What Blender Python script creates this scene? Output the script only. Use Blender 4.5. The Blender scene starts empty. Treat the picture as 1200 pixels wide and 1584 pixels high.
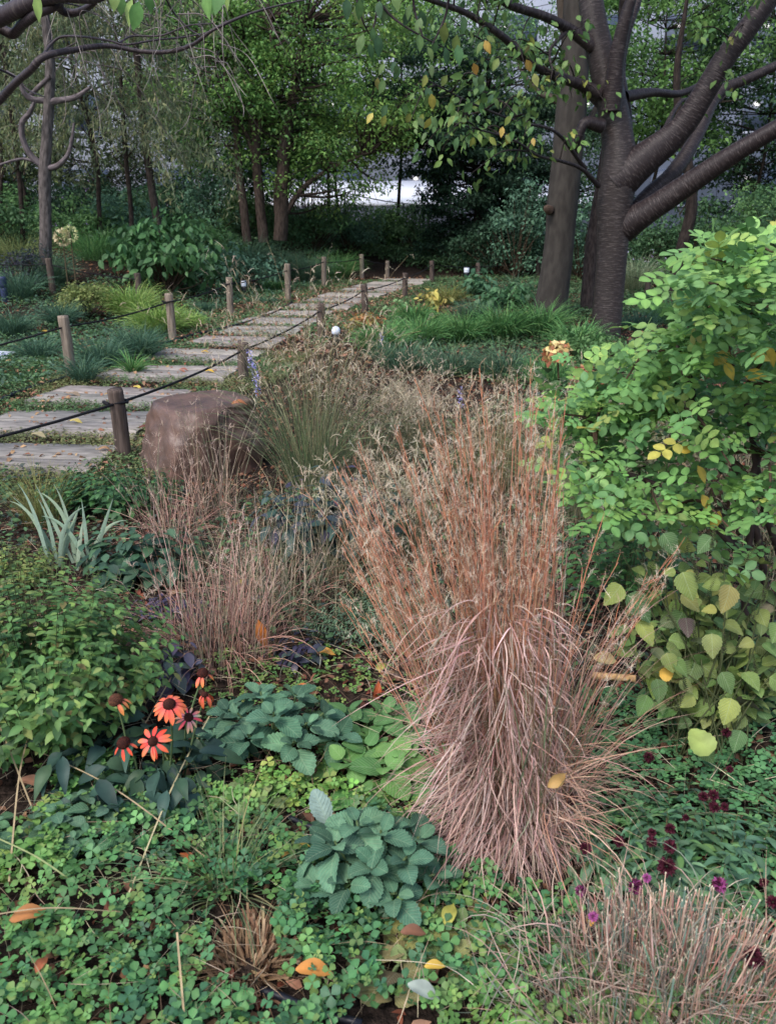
import bpy, math, random
import numpy as np
from math import radians as R, sin, cos, tan, pi, atan, sqrt
rng = np.random.default_rng(7); random.seed(7)
S = bpy.context.scene
# ------------------------------------------------------------------ camera, sky, sun, exposure
FPX, PITCH, EYE = 1300.0, R(18.8), 1.6
cam = bpy.data.objects.new('camera', bpy.data.cameras.new('camera')); S.collection.objects.link(cam)
cam.data.sensor_fit = 'VERTICAL'; cam.data.sensor_height = 24.0; cam.data.lens = FPX / 1584 * 24.0
cam.location = (0, 0, EYE); cam.rotation_euler = (pi/2 - PITCH, 0, 0)
cam.data.clip_start = 0.05; cam.data.clip_end = 1500
cam.data.dof.use_dof = True; cam.data.dof.focus_distance = 3.4; cam.data.dof.aperture_fstop = 4.0
S.camera = cam
SUN_EL, SUN_AZ = R(52), R(215)      # azimuth clockwise from +Y: behind the camera, to the left
w = bpy.data.worlds.new('World'); S.world = w; w.use_nodes = True
nt = w.node_tree; bg = nt.nodes['Background']
sky = nt.nodes.new('ShaderNodeTexSky'); sky.sky_type = 'NISHITA'; sky.sun_disc = False
sky.sun_elevation = SUN_EL; sky.sun_rotation = SUN_AZ; sky.dust_density = 2.5; sky.ozone_density = 1.0; sky.air_density = 1.0
nt.links.new(sky.outputs[0], bg.inputs[0]); bg.inputs[1].default_value = 0.15
sun = bpy.data.objects.new('sun', bpy.data.lights.new('sun', 'SUN')); S.collection.objects.link(sun)
sun.data.energy = 1.3; sun.data.angle = R(16); sun.data.color = (1.0, 0.96, 0.92)
sun.rotation_euler = (pi/2 - SUN_EL, 0, pi - SUN_AZ)
sun.location = (-4, -6, 12)
S.view_settings.view_transform = 'Standard'; S.view_settings.look = 'None'
S.view_settings.exposure = 0.8; S.view_settings.gamma = 1.0
S.render.engine = 'CYCLES'
S.cycles.use_denoising = True
S.cycles.max_bounces = 6; S.cycles.diffuse_bounces = 3; S.cycles.glossy_bounces = 2; S.cycles.transmission_bounces = 4
S.cycles.sample_clamp_indirect = 4.0

# ------------------------------------------------------------------ maths helpers
def s2l(c):
    c = np.asarray(c, float) / 255.0
    return np.where(c <= 0.04045, c/12.92, ((c+0.055)/1.055)**2.4)
def U(a, b, n=None): return rng.uniform(a, b, n)
def ss(x, a, b):
    t = np.clip((np.asarray(x, float)-a)/(b-a), 0, 1); return t*t*(3-2*t)
_g = rng.uniform(-1, 1, (256, 256))
def noise2(x, y, s=1.0):
    x = np.asarray(x, float)*s + 1000; y = np.asarray(y, float)*s + 1000
    i = np.floor(x).astype(int); j = np.floor(y).astype(int); fx = x-i; fy = y-j
    fx = fx*fx*(3-2*fx); fy = fy*fy*(3-2*fy); a = lambda p, q: _g[p % 256, q % 256]
    return (a(i,j)*(1-fx)+a(i+1,j)*fx)*(1-fy) + (a(i,j+1)*(1-fx)+a(i+1,j+1)*fx)*fy
def H(x, y):                                    # the terrain
    x = np.asarray(x, float); y = np.asarray(y, float)
    dl = (-3.6 + (y-8.4)*0.2) - x               # distance to the left of the left rope fence
    h = 0.02*y*np.ones_like(x) - 0.02*np.clip(y-30, 0, None)
    h = h + 0.85*ss(dl, 0.2, 3.6)*ss(y, 10, 18) + 0.35*ss(y, 21, 26)*ss(dl, -30, 0)
    h = h + 0.02*noise2(x, y, 1.7) + 0.008*noise2(x, y, 6.0)
    return h
CP, SP = cos(PITCH), sin(PITCH)
def ray(px, py):
    a, b = (px-600)/FPX, (792-py)/FPX
    return np.array([a, CP + b*SP, -SP + b*CP])
def P(px, py, Y):                               # the point seen at a pixel, Y metres in front
    d = ray(px, py); return np.array([d[0]*Y/d[1], Y, EYE + d[2]*Y/d[1]])
def G(px, py, dz=0.0):                          # the ground point seen at a pixel
    d = ray(px, py); lo = 0.5; t = lo
    while t < 80:
        p = t*d
        if EYE + p[2] <= float(H(p[0], p[1])) + dz: break
        t += 0.02
    return np.array([p[0], p[1], float(H(p[0], p[1])) + dz])
def proj(p):
    p = np.asarray(p, float); q = p - np.array([0, 0, EYE])
    dep = q[..., 1]*CP - q[..., 2]*SP; up = q[..., 1]*SP + q[..., 2]*CP
    return 600 + FPX*q[..., 0]/dep, 792 - FPX*up/dep
def inpoly(x, y, poly):
    r = np.zeros(len(x), bool); n = len(poly)
    for i in range(n):
        x1, y1 = poly[i]; x2, y2 = poly[(i+1) % n]
        c = ((y1 > y) != (y2 > y)) & (x < (x2-x1)*(y-y1)/(y2-y1+1e-9)+x1); r ^= c
    return r
def onground(xy, dz=0.0):
    return np.column_stack([xy[:, 0], xy[:, 1], H(xy[:, 0], xy[:, 1]) + dz])
def pal(cols, n, jit=0.12, wts=None):           # n base colours out of a palette, with a little spread
    c = s2l(np.array(cols)); k = rng.choice(len(cols), n, p=wts); k2 = rng.choice(len(cols), n, p=wts)
    m = U(0, 0.5, n)[:, None]; o = c[k]*(1-m) + c[k2]*m
    o = o*.9 + o.mean(1, keepdims=True)*.1
    return np.clip(o*(1 + rng.normal(0, jit, n))[:, None]*(1 + rng.normal(0, jit*0.3, (n, 3))), 0.002, 0.95)
def unit(v): return v/(np.linalg.norm(v, axis=-1, keepdims=True)+1e-9)
def frames(d, up):
    x = unit(d); y = unit(np.cross(up, x)); z = np.cross(x, y); return np.stack([x, y, z], -1)
def rdir(n, zlo=-1, zhi=1):
    a = U(0, 2*pi, n); z = U(zlo, zhi, n); r = np.sqrt(np.clip(1-z*z, 0, 1)); return np.column_stack([r*np.cos(a), r*np.sin(a), z])

# ------------------------------------------------------------------ mesh builder
class MB:
    def __init__(s): s.V = []; s.F = []; s.C = []; s.T = []; s.n = 0
    def add(s, V, F, C, T=None):
        V = np.asarray(V, float); C = np.asarray(C, float)
        if C.ndim == 1: C = np.tile(C, (len(V), 1))
        s.V.append(V); s.C.append(C); s.T.append(V*0 if T is None else T)
        for f in (F if isinstance(F, list) else [F]): s.F.append(np.asarray(f, int) + s.n)
        s.n += len(V)
    def mesh(s, name, off=(0, 0, 0), smooth=True):
        me = bpy.data.meshes.new(name)
        V = np.concatenate(s.V) - np.asarray(off, float); C = np.concatenate(s.C); T = np.concatenate(s.T)
        loops = np.concatenate([f.ravel() for f in s.F]); tot = np.concatenate([np.full(len(f), f.shape[1]) for f in s.F])
        st = np.concatenate([[0], np.cumsum(tot)[:-1]])
        me.vertices.add(len(V)); me.vertices.foreach_set('co', V.ravel().astype(np.float32))
        me.loops.add(len(loops)); me.loops.foreach_set('vertex_index', loops.astype(np.int32))
        me.polygons.add(len(tot)); me.polygons.foreach_set('loop_start', st.astype(np.int32))
        if smooth: me.polygons.foreach_set('use_smooth', np.ones(len(tot), bool))
        me.update(calc_edges=True)
        a = me.attributes.new('Col', 'FLOAT_COLOR', 'POINT'); a.data.foreach_set('color', np.column_stack([C, np.ones(len(C))]).ravel().astype(np.float32))
        b = me.attributes.new('tc', 'FLOAT_VECTOR', 'POINT'); b.data.foreach_set('vector', T.ravel().astype(np.float32))
        return me
def inst(mb, tpl, pos, M, sc, col):             # many copies of a small template into one mesh
    V, F, sh = tpl; n, m = len(pos), len(V)
    sc = np.broadcast_to(np.asarray(sc, float), (n,)) if np.ndim(sc) < 2 else sc
    W = V[None]*(sc[:, None, None] if np.ndim(sc) == 1 else sc[:, None, :])
    P_ = pos[:, None] + np.einsum('nij,nmj->nmi', M, W)
    C = np.clip(col[:, None]*sh[None], 0, 1)
    Fs = [(f[None] + (np.arange(n)*m)[:, None, None]).reshape(-1, f.shape[1]) for f in (F if isinstance(F, list) else [F])]
    mb.add(P_.reshape(-1, 3), Fs, C.reshape(-1, 3), np.tile(V, (n, 1)))
def leaf_tpl(W=0.5, seg=4, fold=0.25, curl=0.25, p=0.8, serr=0.0, q=1.0, wave=0.0, tail=0.0):
    V = []; sh = []
    for i in range(seg+1):
        t = i/seg; wd = W*0.5*max(sin(pi*t**p), 0)**q
        if 0 < i < seg and serr: wd *= 1 + (serr if i % 2 else -serr)
        if i in (0, seg): wd = 0.012
        z = -curl*t*t
        for s_ in (-1, 0, 1):
            V.append((t + (serr*0.25 if s_ and i % 2 else 0), s_*wd, z + abs(s_)*wd*fold + wave*sin(t*9+s_*2)*abs(s_)*0.5))
            sh.append((1.22, 1.18, 1.15) if s_ == 0 else (1, 1, 1))
    F = []
    for i in range(seg):
        a = i*3
        F += [(a, a+3, a+4, a+1), (a+1, a+4, a+5, a+2)]
    V = np.array(V); V[:, 0] -= 0
    return V, np.array(F), np.array(sh)
KITE = (np.array([(0,0,0),(0.45,-0.27,0.05),(1,0,-0.12),(0.45,0.27,0.05)]), np.array([(0,1,2,3)]), np.ones((4,3)))
NARROW = (np.array([(0,0,0),(0.4,-0.12,0.02),(1,0,-0.15),(0.4,0.12,0.02)]), np.array([(0,1,2,3)]), np.ones((4,3)))
def merge_tpl(items):
    Vs, Fs, Ss, n = [], [], [], 0
    for (V, F, s_), M, off, sc in items:
        Vs.append(off + (V*sc)@np.asarray(M).T); Fs.append(F+n); Ss.append(s_); n += len(V)
    return np.concatenate(Vs), np.concatenate(Fs), np.concatenate(Ss)
def rz(a): return np.array([[cos(a), -sin(a), 0], [sin(a), cos(a), 0], [0, 0, 1]])
def ry(a): return np.array([[cos(a), 0, sin(a)], [0, 1, 0], [-sin(a), 0, cos(a)]])
def rx(a): return np.array([[1, 0, 0], [0, cos(a), -sin(a)], [0, sin(a), cos(a)]])
lobe = leaf_tpl(W=0.95, seg=4, fold=0.22, curl=0.12, p=1.5, q=0.7)
CLOVER = merge_tpl([(lobe, rz(k*2*pi/3)@ry(-0.1), np.array([0.02*cos(k*2*pi/3), 0.02*sin(k*2*pi/3), 0]), 1.0) for k in range(3)])
OVAL = leaf_tpl(W=0.55, seg=4, fold=0.2, curl=0.2, p=0.85)
ROUND = leaf_tpl(W=0.9, seg=12, fold=0.12, curl=0.22, p=0.72, serr=0.045, q=0.62)
HEART = leaf_tpl(W=0.82, seg=14, fold=0.16, curl=0.35, p=0.66, serr=0.05, q=0.8)
SAGE = leaf_tpl(W=0.76, seg=18, fold=0.3, curl=0.28, p=1.05, serr=0.075, q=0.55, wave=0.05)
LANCE = leaf_tpl(W=0.34, seg=6, fold=0.35, curl=0.35, p=0.75, wave=0.04)
lf = leaf_tpl(W=0.72, seg=6, fold=0.18, curl=0.14, p=0.95, q=0.68)
PINNATE = merge_tpl([(lf, rz(s_*1.15)@rx(s_*0.15), np.array([x, 0, -0.12*x*x]), 0.42) for x in (0.38, 0.76) for s_ in (-1, 1)]
                    + [(lf, np.eye(3), np.array([0.95, 0, -0.11]), 0.46)]
                    + [((np.array([(0,-.012,0),(0,.012,0),(.98,.008,-.11),(.98,-.008,-.11)]), np.array([(0,1,2,3)]), np.ones((4,3))*0.8), np.eye(3), np.zeros(3), 1.0)])
def blades(mb, base, az, el, L, bend, wd, seg=5, c0=None, c1=None, turn=0.0, pw=1.5, taper=1.0, blunt=False):
    n = len(base); t = np.linspace(0, 1, seg+1)[None]
    e = el[:, None] - np.asarray(bend)[:, None]*t**pw
    a = az[:, None] + (np.asarray(turn)[:, None] if np.ndim(turn) else turn)*t
    st = (L/seg)[:, None, None]*np.stack([np.cos(e)*np.cos(a), np.cos(e)*np.sin(a), np.sin(e)], -1)
    pts = base[:, None] + np.concatenate([np.zeros((n, 1, 3)), np.cumsum(st[:, :-1], 1)], 1)
    tw = U(-1.1, 1.1, n)[:, None]
    side = np.stack([-np.sin(a)*np.cos(tw), np.cos(a)*np.cos(tw), np.sin(tw)*np.ones_like(a)], -1)
    prof = np.ones_like(t) if blunt else np.clip(1 - t**2.2*taper, 0.06, 1)*np.clip(0.55+t*2, 0, 1)
    hw = (np.asarray(wd)*0.5)[:, None, None]*prof[:, :, None]*np.ones((n, 1, 1))
    V = np.stack([pts - side*hw, pts + side*hw], 2)
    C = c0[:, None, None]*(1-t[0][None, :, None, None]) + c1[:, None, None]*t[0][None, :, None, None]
    C = np.broadcast_to(C, V.shape)
    k = np.arange(seg)*2; f = np.stack([k, k+1, k+3, k+2], -1)
    F = (f[None] + (np.arange(n)*(seg+1)*2)[:, None, None]).reshape(-1, 4)
    mb.add(V.reshape(-1, 3), F, C.reshape(-1, 3)); return pts
def smooth_path(pts, r, k=5):
    pts = np.asarray(pts, float); r = np.asarray(r, float); n = len(pts)
    if n < 3: 
        t = np.linspace(0, 1, k+1)[:, None]; return pts[0]*(1-t)+pts[-1]*t, r[0]*(1-t[:, 0])+r[-1]*t[:, 0]
    Q = np.vstack([2*pts[0]-pts[1], pts, 2*pts[-1]-pts[-2]]); o, ro = [], []
    for i in range(n-1):
        p0, p1, p2, p3 = Q[i:i+4]
        for j in range(k):
            t = j/k; o.append(0.5*((2*p1)+(-p0+p2)*t+(2*p0-5*p1+4*p2-p3)*t*t+(-p0+3*p1-3*p2+p3)*t**3)); ro.append(r[i]*(1-t)+r[i+1]*t)
    o.append(pts[-1]); ro.append(r[-1]); return np.array(o), np.array(ro)
def tube(mb, pts, r, sides=8, col=(0.2, 0.2, 0.2), k=5, lump=0.0, cap=False):
    p, r = smooth_path(pts, r, k); n = len(p)
    tg = unit(np.gradient(p, axis=0)); ref = np.array([0.31, 0.95, 0.05]) if abs(tg[:, 2]).mean() > 0.6 else np.array([0, 0, 1.0])
    u = unit(np.cross(tg, ref)); v = np.cross(tg, u)
    a = np.linspace(0, 2*pi, sides, endpoint=False)
    rr = r[:, None]*np.ones((1, sides))
    if lump:
        s_ = np.cumsum(np.r_[0, np.linalg.norm(np.diff(p, axis=0), axis=1)])
        rr = rr*(1 + lump*noise2(s_[:, None]*3/max(r.mean()*10, .05)+pts[0][0]*7, np.cos(a)[None]*1.3+3+np.sin(a)[None], 1.0))
    V = p[:, None] + rr[:, :, None]*(np.cos(a)[None, :, None]*u[:, None] + np.sin(a)[None, :, None]*v[:, None])
    s_ = np.cumsum(np.r_[0, np.linalg.norm(np.diff(p, axis=0), axis=1)])
    T = np.stack([r[:, None]*np.cos(a)[None], r[:, None]*np.sin(a)[None], s_[:, None]*np.ones((1, sides))], -1)
    i = np.arange(n-1)[:, None]*sides; j = np.arange(sides)[None]; j2 = (j+1) % sides
    F = np.stack([i+j, i+j2, i+sides+j2, i+sides+j], -1).reshape(-1, 4)
    Fs = [F]
    if cap: Fs += [np.array([list(range((n-1)*sides, n*sides))]), np.array([list(range(sides))[::-1]])]
    C = np.asarray(col, float)
    mb.add(V.reshape(-1, 3), Fs, C if C.ndim == 1 else C[0], T.reshape(-1, 3))
    return p

# ------------------------------------------------------------------ materials
def mat(name, rough=0.6, spec=0.3, trans=0.0, noise=0.0, nscale=40, bump=0.0, bscale=80, coords='Object', stretch=(1,1,1), dark=None, metallic=0.0, flat=None, bdist=0.01, lo=.38, hi=.62, veins=0.0):
    m = bpy.data.materials.new(name); m.use_nodes = True; t = m.node_tree; L = t.links.new
    b = t.nodes['Principled BSDF']; b.inputs['Roughness'].default_value = rough; b.inputs['Specular IOR Level'].default_value = spec
    b.inputs['Metallic'].default_value = metallic
    if flat is None:
        a = t.nodes.new('ShaderNodeAttribute'); a.attribute_name = 'Col'; col = a.outputs['Color']
    else:
        a = t.nodes.new('ShaderNodeRGB'); a.outputs[0].default_value = (*s2l(flat), 1); col = a.outputs[0]
    if coords == 'tc': c_ = t.nodes.new('ShaderNodeAttribute'); c_.attribute_name = 'tc'; vec = c_.outputs['Vector']
    else: c_ = t.nodes.new('ShaderNodeTexCoord'); vec = c_.outputs[coords]
    mp = t.nodes.new('ShaderNodeMapping'); mp.inputs['Scale'].default_value = stretch; L(vec, mp.inputs['Vector'])
    if noise:
        n = t.nodes.new('ShaderNodeTexNoise'); n.inputs['Scale'].default_value = nscale; n.inputs['Detail'].default_value = 5; L(mp.outputs[0], n.inputs['Vector'])
        mr = t.nodes.new('ShaderNodeMapRange'); mr.inputs[1].default_value = lo; mr.inputs[2].default_value = hi; L(n.outputs[0], mr.inputs[0])
        if dark is None:
            mr.inputs[3].default_value = 1-noise; mr.inputs[4].default_value = 1+noise
            mx = t.nodes.new('ShaderNodeVectorMath'); mx.operation = 'SCALE'; L(col, mx.inputs[0]); L(mr.outputs[0], mx.inputs['Scale']); col = mx.outputs[0]
        else:
            mx = t.nodes.new('ShaderNodeMix'); mx.data_type = 'RGBA'; L(mr.outputs[0], mx.inputs[0]); L(col, mx.inputs[6]); mx.inputs[7].default_value = (*s2l(dark), 1); col = mx.outputs[2]
    if veins:                                   # side veins and midrib, laid out along each leaf
        at = t.nodes.new('ShaderNodeAttribute'); at.attribute_name = 'tc'; sx = t.nodes.new('ShaderNodeSeparateXYZ'); L(at.outputs['Vector'], sx.inputs[0])
        def M(op, a, b_=None):
            q = t.nodes.new('ShaderNodeMath'); q.operation = op
            for k, v in enumerate((a, b_)):
                if v is None: continue
                if isinstance(v, (int, float)): q.inputs[k].default_value = v
                else: L(v, q.inputs[k])
            return q.outputs[0]
        ay = M('ABSOLUTE', sx.outputs[1]); ph = M('MULTIPLY', M('SUBTRACT', sx.outputs[0], M('MULTIPLY', ay, 1.1)), 50.0)
        vn = M('POWER', M('ABSOLUTE', M('SINE', M('MULTIPLY', ph, 0.5))), 12.0)
        mid = M('LESS_THAN', ay, 0.014); vv = M('MAXIMUM', M('MULTIPLY', vn, 0.7), mid)
        mx = t.nodes.new('ShaderNodeMix'); mx.data_type = 'RGBA'; L(M('MULTIPLY', vv, veins), mx.inputs[0]); L(col, mx.inputs[6]); mx.inputs[7].default_value = (.42, .52, .34, 1); col = mx.outputs[2]
        bv = t.nodes.new('ShaderNodeBump'); bv.inputs['Strength'].default_value = 0.5; bv.inputs['Distance'].default_value = 0.003; bv.invert = True; L(vv, bv.inputs['Height']); L(bv.outputs[0], b.inputs['Normal'])
    L(col, b.inputs['Base Color'])
    if bump:
        n = t.nodes.new('ShaderNodeTexNoise'); n.inputs['Scale'].default_value = bscale; n.inputs['Detail'].default_value = 6; L(mp.outputs[0], n.inputs['Vector'])
        bp = t.nodes.new('ShaderNodeBump'); bp.inputs['Strength'].default_value = bump; bp.inputs['Distance'].default_value = bdist; L(n.outputs[0], bp.inputs['Height']); L(bp.outputs[0], b.inputs['Normal'])
        if veins: L(bv.outputs[0], bp.inputs['Normal'])
    if trans:
        tr = t.nodes.new('ShaderNodeBsdfTranslucent'); L(col, tr.inputs[0]); ms = t.nodes.new('ShaderNodeMixShader'); ms.inputs[0].default_value = trans
        L(b.outputs[0], ms.inputs[1]); L(tr.outputs[0], ms.inputs[2]); L(ms.outputs[0], t.nodes['Material Output'].inputs['Surface'])
    return m
M_leaf = mat('leaf', 0.5, 0.3, 0.28, noise=0.14, nscale=25)
M_vein = mat('veined_leaf', 0.55, 0.25, 0.25, noise=0.12, nscale=25, veins=0.3)
M_soft = mat('soft_leaf', 0.75, 0.15, 0.15, veins=0.22, noise=0.12, nscale=60, bump=0.4, bscale=220, bdist=0.002)
M_far = mat('far_leaf', 0.6, 0.2, 0.3)
M_gloss = mat('glossy_leaf', 0.35, 0.45, 0.12)
M_dry = mat('dry_grass', 0.8, 0.1, 0.15, noise=0.15, nscale=35)
M_bark = mat('bark', 0.85, 0.15, 0, noise=0.4, nscale=1, bump=0.6, bscale=1, coords='tc', stretch=(30, 30, 9), bdist=0.02)
M_cherry = mat('cherry_bark', 0.5, 0.3, 0, noise=0.9, nscale=1, bump=0.4, bscale=1, coords='tc', stretch=(13, 13, 85), dark=(104, 95, 93), bdist=0.02, lo=.52, hi=.84)
M_smooth = mat('smooth_bark', 0.8, 0.2, 0, noise=0.22, nscale=1, bump=0.4, bscale=1, coords='tc', stretch=(16, 16, 5), bdist=0.01)
M_post = mat('weathered_wood', 0.8, 0.15, 0, noise=0.35, nscale=1, bump=0.7, bscale=1, coords='Object', stretch=(60, 60, 5), bdist=0.006)
M_slab = mat('weathered_plank', 0.8, 0.2, 0, noise=0.28, nscale=1, bump=0.6, bscale=1, coords='Object', stretch=(5, 22, 22), bdist=0.004)
M_rope = mat('rope', 0.7, 0.2, 0, flat=(26, 26, 30), bump=0.8, bscale=1, coords='tc', stretch=(60, 60, 90), bdist=0.004)
M_hose = mat('hose', 0.45, 0.4, 0, flat=(22, 24, 34))
M_black = mat('black_paint', 0.5, 0.3, 0, flat=(22, 26, 34))
M_lens = mat('white_lens', 0.4, 0.4, 0, flat=(218, 226, 240))
M_navy = mat('navy_paint', 0.5, 0.3, 0, flat=(48, 58, 92))
M_white = mat('white_panel', 0.6, 0.3, 0, flat=(226, 230, 238))
M_glass = mat('window_glass', 0.15, 0.6, 0, flat=(70, 80, 98))
M_wall = mat('render_wall', 0.8, 0.2, 0, flat=(158, 164, 178), noise=0.08, nscale=0.8)
M_rock = mat('rock', 0.42, 0.4, 0, noise=0.5, nscale=7, bump=0.55, bscale=26, dark=(66, 54, 50), bdist=0.012, lo=.35, hi=.75)
M_col = mat('matte_colour', 0.7, 0.2, 0.1)

# ------------------------------------------------------------------ object helpers
def tag(o, label=None, cat=None, group=None, kind=None):
    for k, v in (('label', label), ('category', cat), ('group', group), ('kind', kind)):
        if v: o[k] = v
    return o
def mesh_obj(name, mb, m, parent=None, world=True, smooth=True, loc=(0, 0, 0)):
    off = np.array(parent.location) if (parent is not None and world) else np.array(loc)
    if parent is not None and world and parent.parent is not None: off = off + np.array(parent.parent.location)
    o = bpy.data.objects.new(name, mb.mesh(name, off, smooth)); o.data.materials.append(m); S.collection.objects.link(o)
    if parent is not None: o.parent = parent
    else: o.location = loc
    return o
def thing(name, label, cat, loc, group=None):
    o = bpy.data.objects.new(name, None); o.empty_display_size = 0.1; S.collection.objects.link(o); o.location = [float(v) for v in loc]
    return tag(o, label, cat, group)
def copy_tree(o, parent=None):
    c = o.copy(); S.collection.objects.link(c); c.parent = parent
    for ch in [x for x in S.objects if x.parent == o]: copy_tree(ch, c)
    return c
def single(name, mb, m, label, cat, loc, group=None, smooth=True):
    o = mesh_obj(name, mb, m, None, smooth=smooth, loc=loc); return tag(o, label, cat, group)

# ------------------------------------------------------------------ ground
ys = np.concatenate([np.arange(-6, 12, 0.08), np.arange(12, 32, 0.25), np.array([34, 38, 45, 60, 100, 200, 400])])
xs = np.concatenate([-np.array([400, 200, 100, 60, 40, 30, 22])[:], np.arange(-16, -5, 0.25), np.arange(-5, 5, 0.08), np.arange(5, 16, 0.25), [22, 30, 40, 60, 100, 200, 400]])
X, Y = np.meshgrid(xs, ys); Z = H(X, Y); ny, nx = X.shape
g = MB(); i = np.arange(ny-1)[:, None]*nx + np.arange(nx-1)[None]
gx = noise2(X, Y, 3.0)*0.5+0.5
soil = s2l((46, 38, 34))[None, None]*(1-gx[..., None]*0.5) + s2l((68, 55, 46))[None, None]*gx[..., None]*0.5
g.add(np.stack([X, Y, Z], -1).reshape(-1, 3), np.stack([i, i+1, i+nx+1, i+nx], -1).reshape(-1, 4), soil.reshape(-1, 3))
M_soil = mat('soil', 0.95, 0.1, 0, noise=0.5, nscale=30, bump=1.0, bscale=55, bdist=0.03)
tag(mesh_obj('ground', g, M_soil), 'dark brown garden soil under the planting', None, None, 'structure')

# ------------------------------------------------------------------ path of plank slabs
def rock_mesh(): pass
cpx = [(22, 714), (108, 660), (172, 618), (262, 581), (318, 553), (368, 531), (405, 514), (432, 500), (460, 488), (492, 477), (520, 467), (546, 458.5), (570, 451.5), (592, 445.5), (612, 440.5), (630, 436)]
cen = np.array([G(*c) for c in cpx])
slab_w = [1.30, 1.36, 1.28, 1.34, 1.25, 1.2, 1.12, 1.2, 1.1, 1.18, 1.16, 1.22, 1.2, 1.24, 1.26, 1.28]
ordn = ['nearest', 'second', 'third', 'fourth', 'fifth', 'sixth', 'seventh', 'eighth', 'ninth', 'tenth', 'eleventh', 'twelfth', 'thirteenth', 'fourteenth', 'fifteenth', 'farthest']
SLABS = []
def slab_mesh(Wd, D, T, seed):
    mb = MB(); r_ = np.random.default_rng(seed)
    for half in (-1, 1):
        x0, x1 = -Wd/2 + r_.uniform(0, .035), Wd/2 - r_.uniform(0, .035)
        sm_ = (seed*37 % 7 - 3)*.02; y0, y1 = ((-D/2, sm_ - .0015) if half < 0 else (sm_ + .0015, D/2)); n = 22; bz = 0.010
        ring = []
        xsx = np.linspace(x0, x1, n)
        for k, (yy, zz) in enumerate([(y0, -T), (y0, -bz), (y0+bz, 0), ((y0+y1)/2, 0.002), (y1-bz, 0), (y1, -bz), (y1, -T)]):
            jit = r_.normal(0, 0.006, n)*(1 if k in (0, 1, 2) and half < 0 or k > 3 and half > 0 else .1); ring.append(np.column_stack([xsx + (r_.normal(0, .002, n)), yy + jit*(1 if k in (0, 1, 2) else -1), zz + r_.normal(0, .0015, n)]))
        V = np.array(ring); V[1:6, 0, 2] -= 0.008; V[1:6, -1, 2] -= 0.008
        k, i_ = np.meshgrid(np.arange(6), np.arange(n-1), indexing='ij'); a = k*n + i_
        F = np.stack([a, a+1, a+n+1, a+n], -1).reshape(-1, 4)
        ends = np.array([[j*n for j in range(7)][::-1], [j*n+n-1 for j in range(7)]])
        base = pal([(148, 141, 133), (136, 130, 124), (156, 148, 139)], 1, 0.05)[0]
        mb.add(V.reshape(-1, 3), [F, ends], base)
    return mb
for i, c in enumerate(cen):
    nxt = cen[min(i+1, len(cen)-1)] - cen[max(i-1, 0)]
    sp = np.linalg.norm(nxt[:2])/(2 if 0 < i < len(cen)-1 else 1)
    D = min(0.66, sp*(0.72 if i > 3 else .68)) if i else 0.60
    tz = 0.045
    o = mesh_obj('plank_slab', slab_mesh(slab_w[i], D, 0.09, i), M_slab, None, smooth=False, loc=(0, 0, 0))
    rot = -0.10 + 0.05*sin(i*2.3) - 0.012*i
    o.location = (c[0], c[1], c[2]+tz); o.rotation_euler = (0.018, random.uniform(-.012, .012), rot)
    tag(o, f'weathered grey two-board plank slab, {ordn[i]} from the camera on the garden path', 'stepping slab', 'plank slabs of the path')
    SLABS.append((c[0], c[1], slab_w[i]/2, D/2, rot))
def off_slab(xy, pad=0.0):
    k = np.ones(len(xy), bool)
    for (x, y, a, b, r_) in SLABS:
        dx, dy = xy[:, 0]-x, xy[:, 1]-y; u = dx*cos(r_)+dy*sin(r_); v = -dx*sin(r_)+dy*cos(r_)
        k &= ~((abs(u) < a+pad) & (abs(v) < b+pad))
    return k

# ------------------------------------------------------------------ rope fences, lights, hose, sign
def post_mb(h, r=0.052, col=(128, 116, 104)):
    mb = MB(); lean = U(-.02, .02, 2)
    pts = [(0, 0, -0.1), (lean[0]*.3, lean[1]*.3, h*0.5), (lean[0], lean[1], h-0.012), (lean[0], lean[1], h)]
    tube(mb, pts, [r*1.03, r, r*0.97, r*0.86], 14, s2l(col)*U(0.85, 1.1), k=4, lump=0.06, cap=True); return mb, lean
def fence(name, label, bases, hs, attach=0.86, ends=(None, None), sag=0.03, col=(128, 116, 104), r=0.052, loops=(), rr=0.0095):
    root = thing(name, label, 'fence', bases[0]); tops = []
    for b, h in zip(bases, hs):
        mb, lean = post_mb(h, r, col); mb.V = [v + b for v in mb.V]
        mesh_obj('post', mb, M_post, root); tops.append(b + np.array([lean[0]*attach, lean[1]*attach-r*0.6, h*attach]))
    pts = []; ch = ([ends[0]] if ends[0] is not None else []) + tops + ([ends[1]] if ends[1] is not None else [])
    for k in range(len(ch)-1):
        for t in np.linspace(0, 1, 6, endpoint=False):
            p = ch[k]*(1-t) + ch[k+1]*t; p[2] -= sag*4*t*(1-t); pts.append(p)
    pts.append(ch[-1]); mb = MB(); tube(mb, pts, [rr]*len(pts), 6, k=2)
    ro = mesh_obj('rope', mb, M_rope, root)
    for k in loops:
        kb = MB(); a = np.linspace(0, 2*pi, 11); h = hs[k]*attach
        tube(kb, [bases[k] + np.array([cos(q)*(r+.006), sin(q)*(r+.006), h+.008*sin(q*1.5)]) for q in a], [rr]*11, 6, k=2)
        tube(kb, [bases[k] + np.array([-r-.012, -r*.3, h-.012]), bases[k] + np.array([-r-.03, -r*.9, h+.012]), bases[k]+np.array([-r+.01, -r-.02, h])], [rr*1.3]*3, 6, k=3)
        mesh_obj('rope_knot', kb, M_rope, root)
    return root
def hgt(px, py0, py1):                          # a post's height out of its top and foot pixel
    b = G(px, py1); return b, float(P(px, py0, b[1])[2] - b[2])
def fpost(l): 
    q = [hgt(*a) for a in l]; return [a[0] for a in q], [a[1] for a in q]
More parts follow.
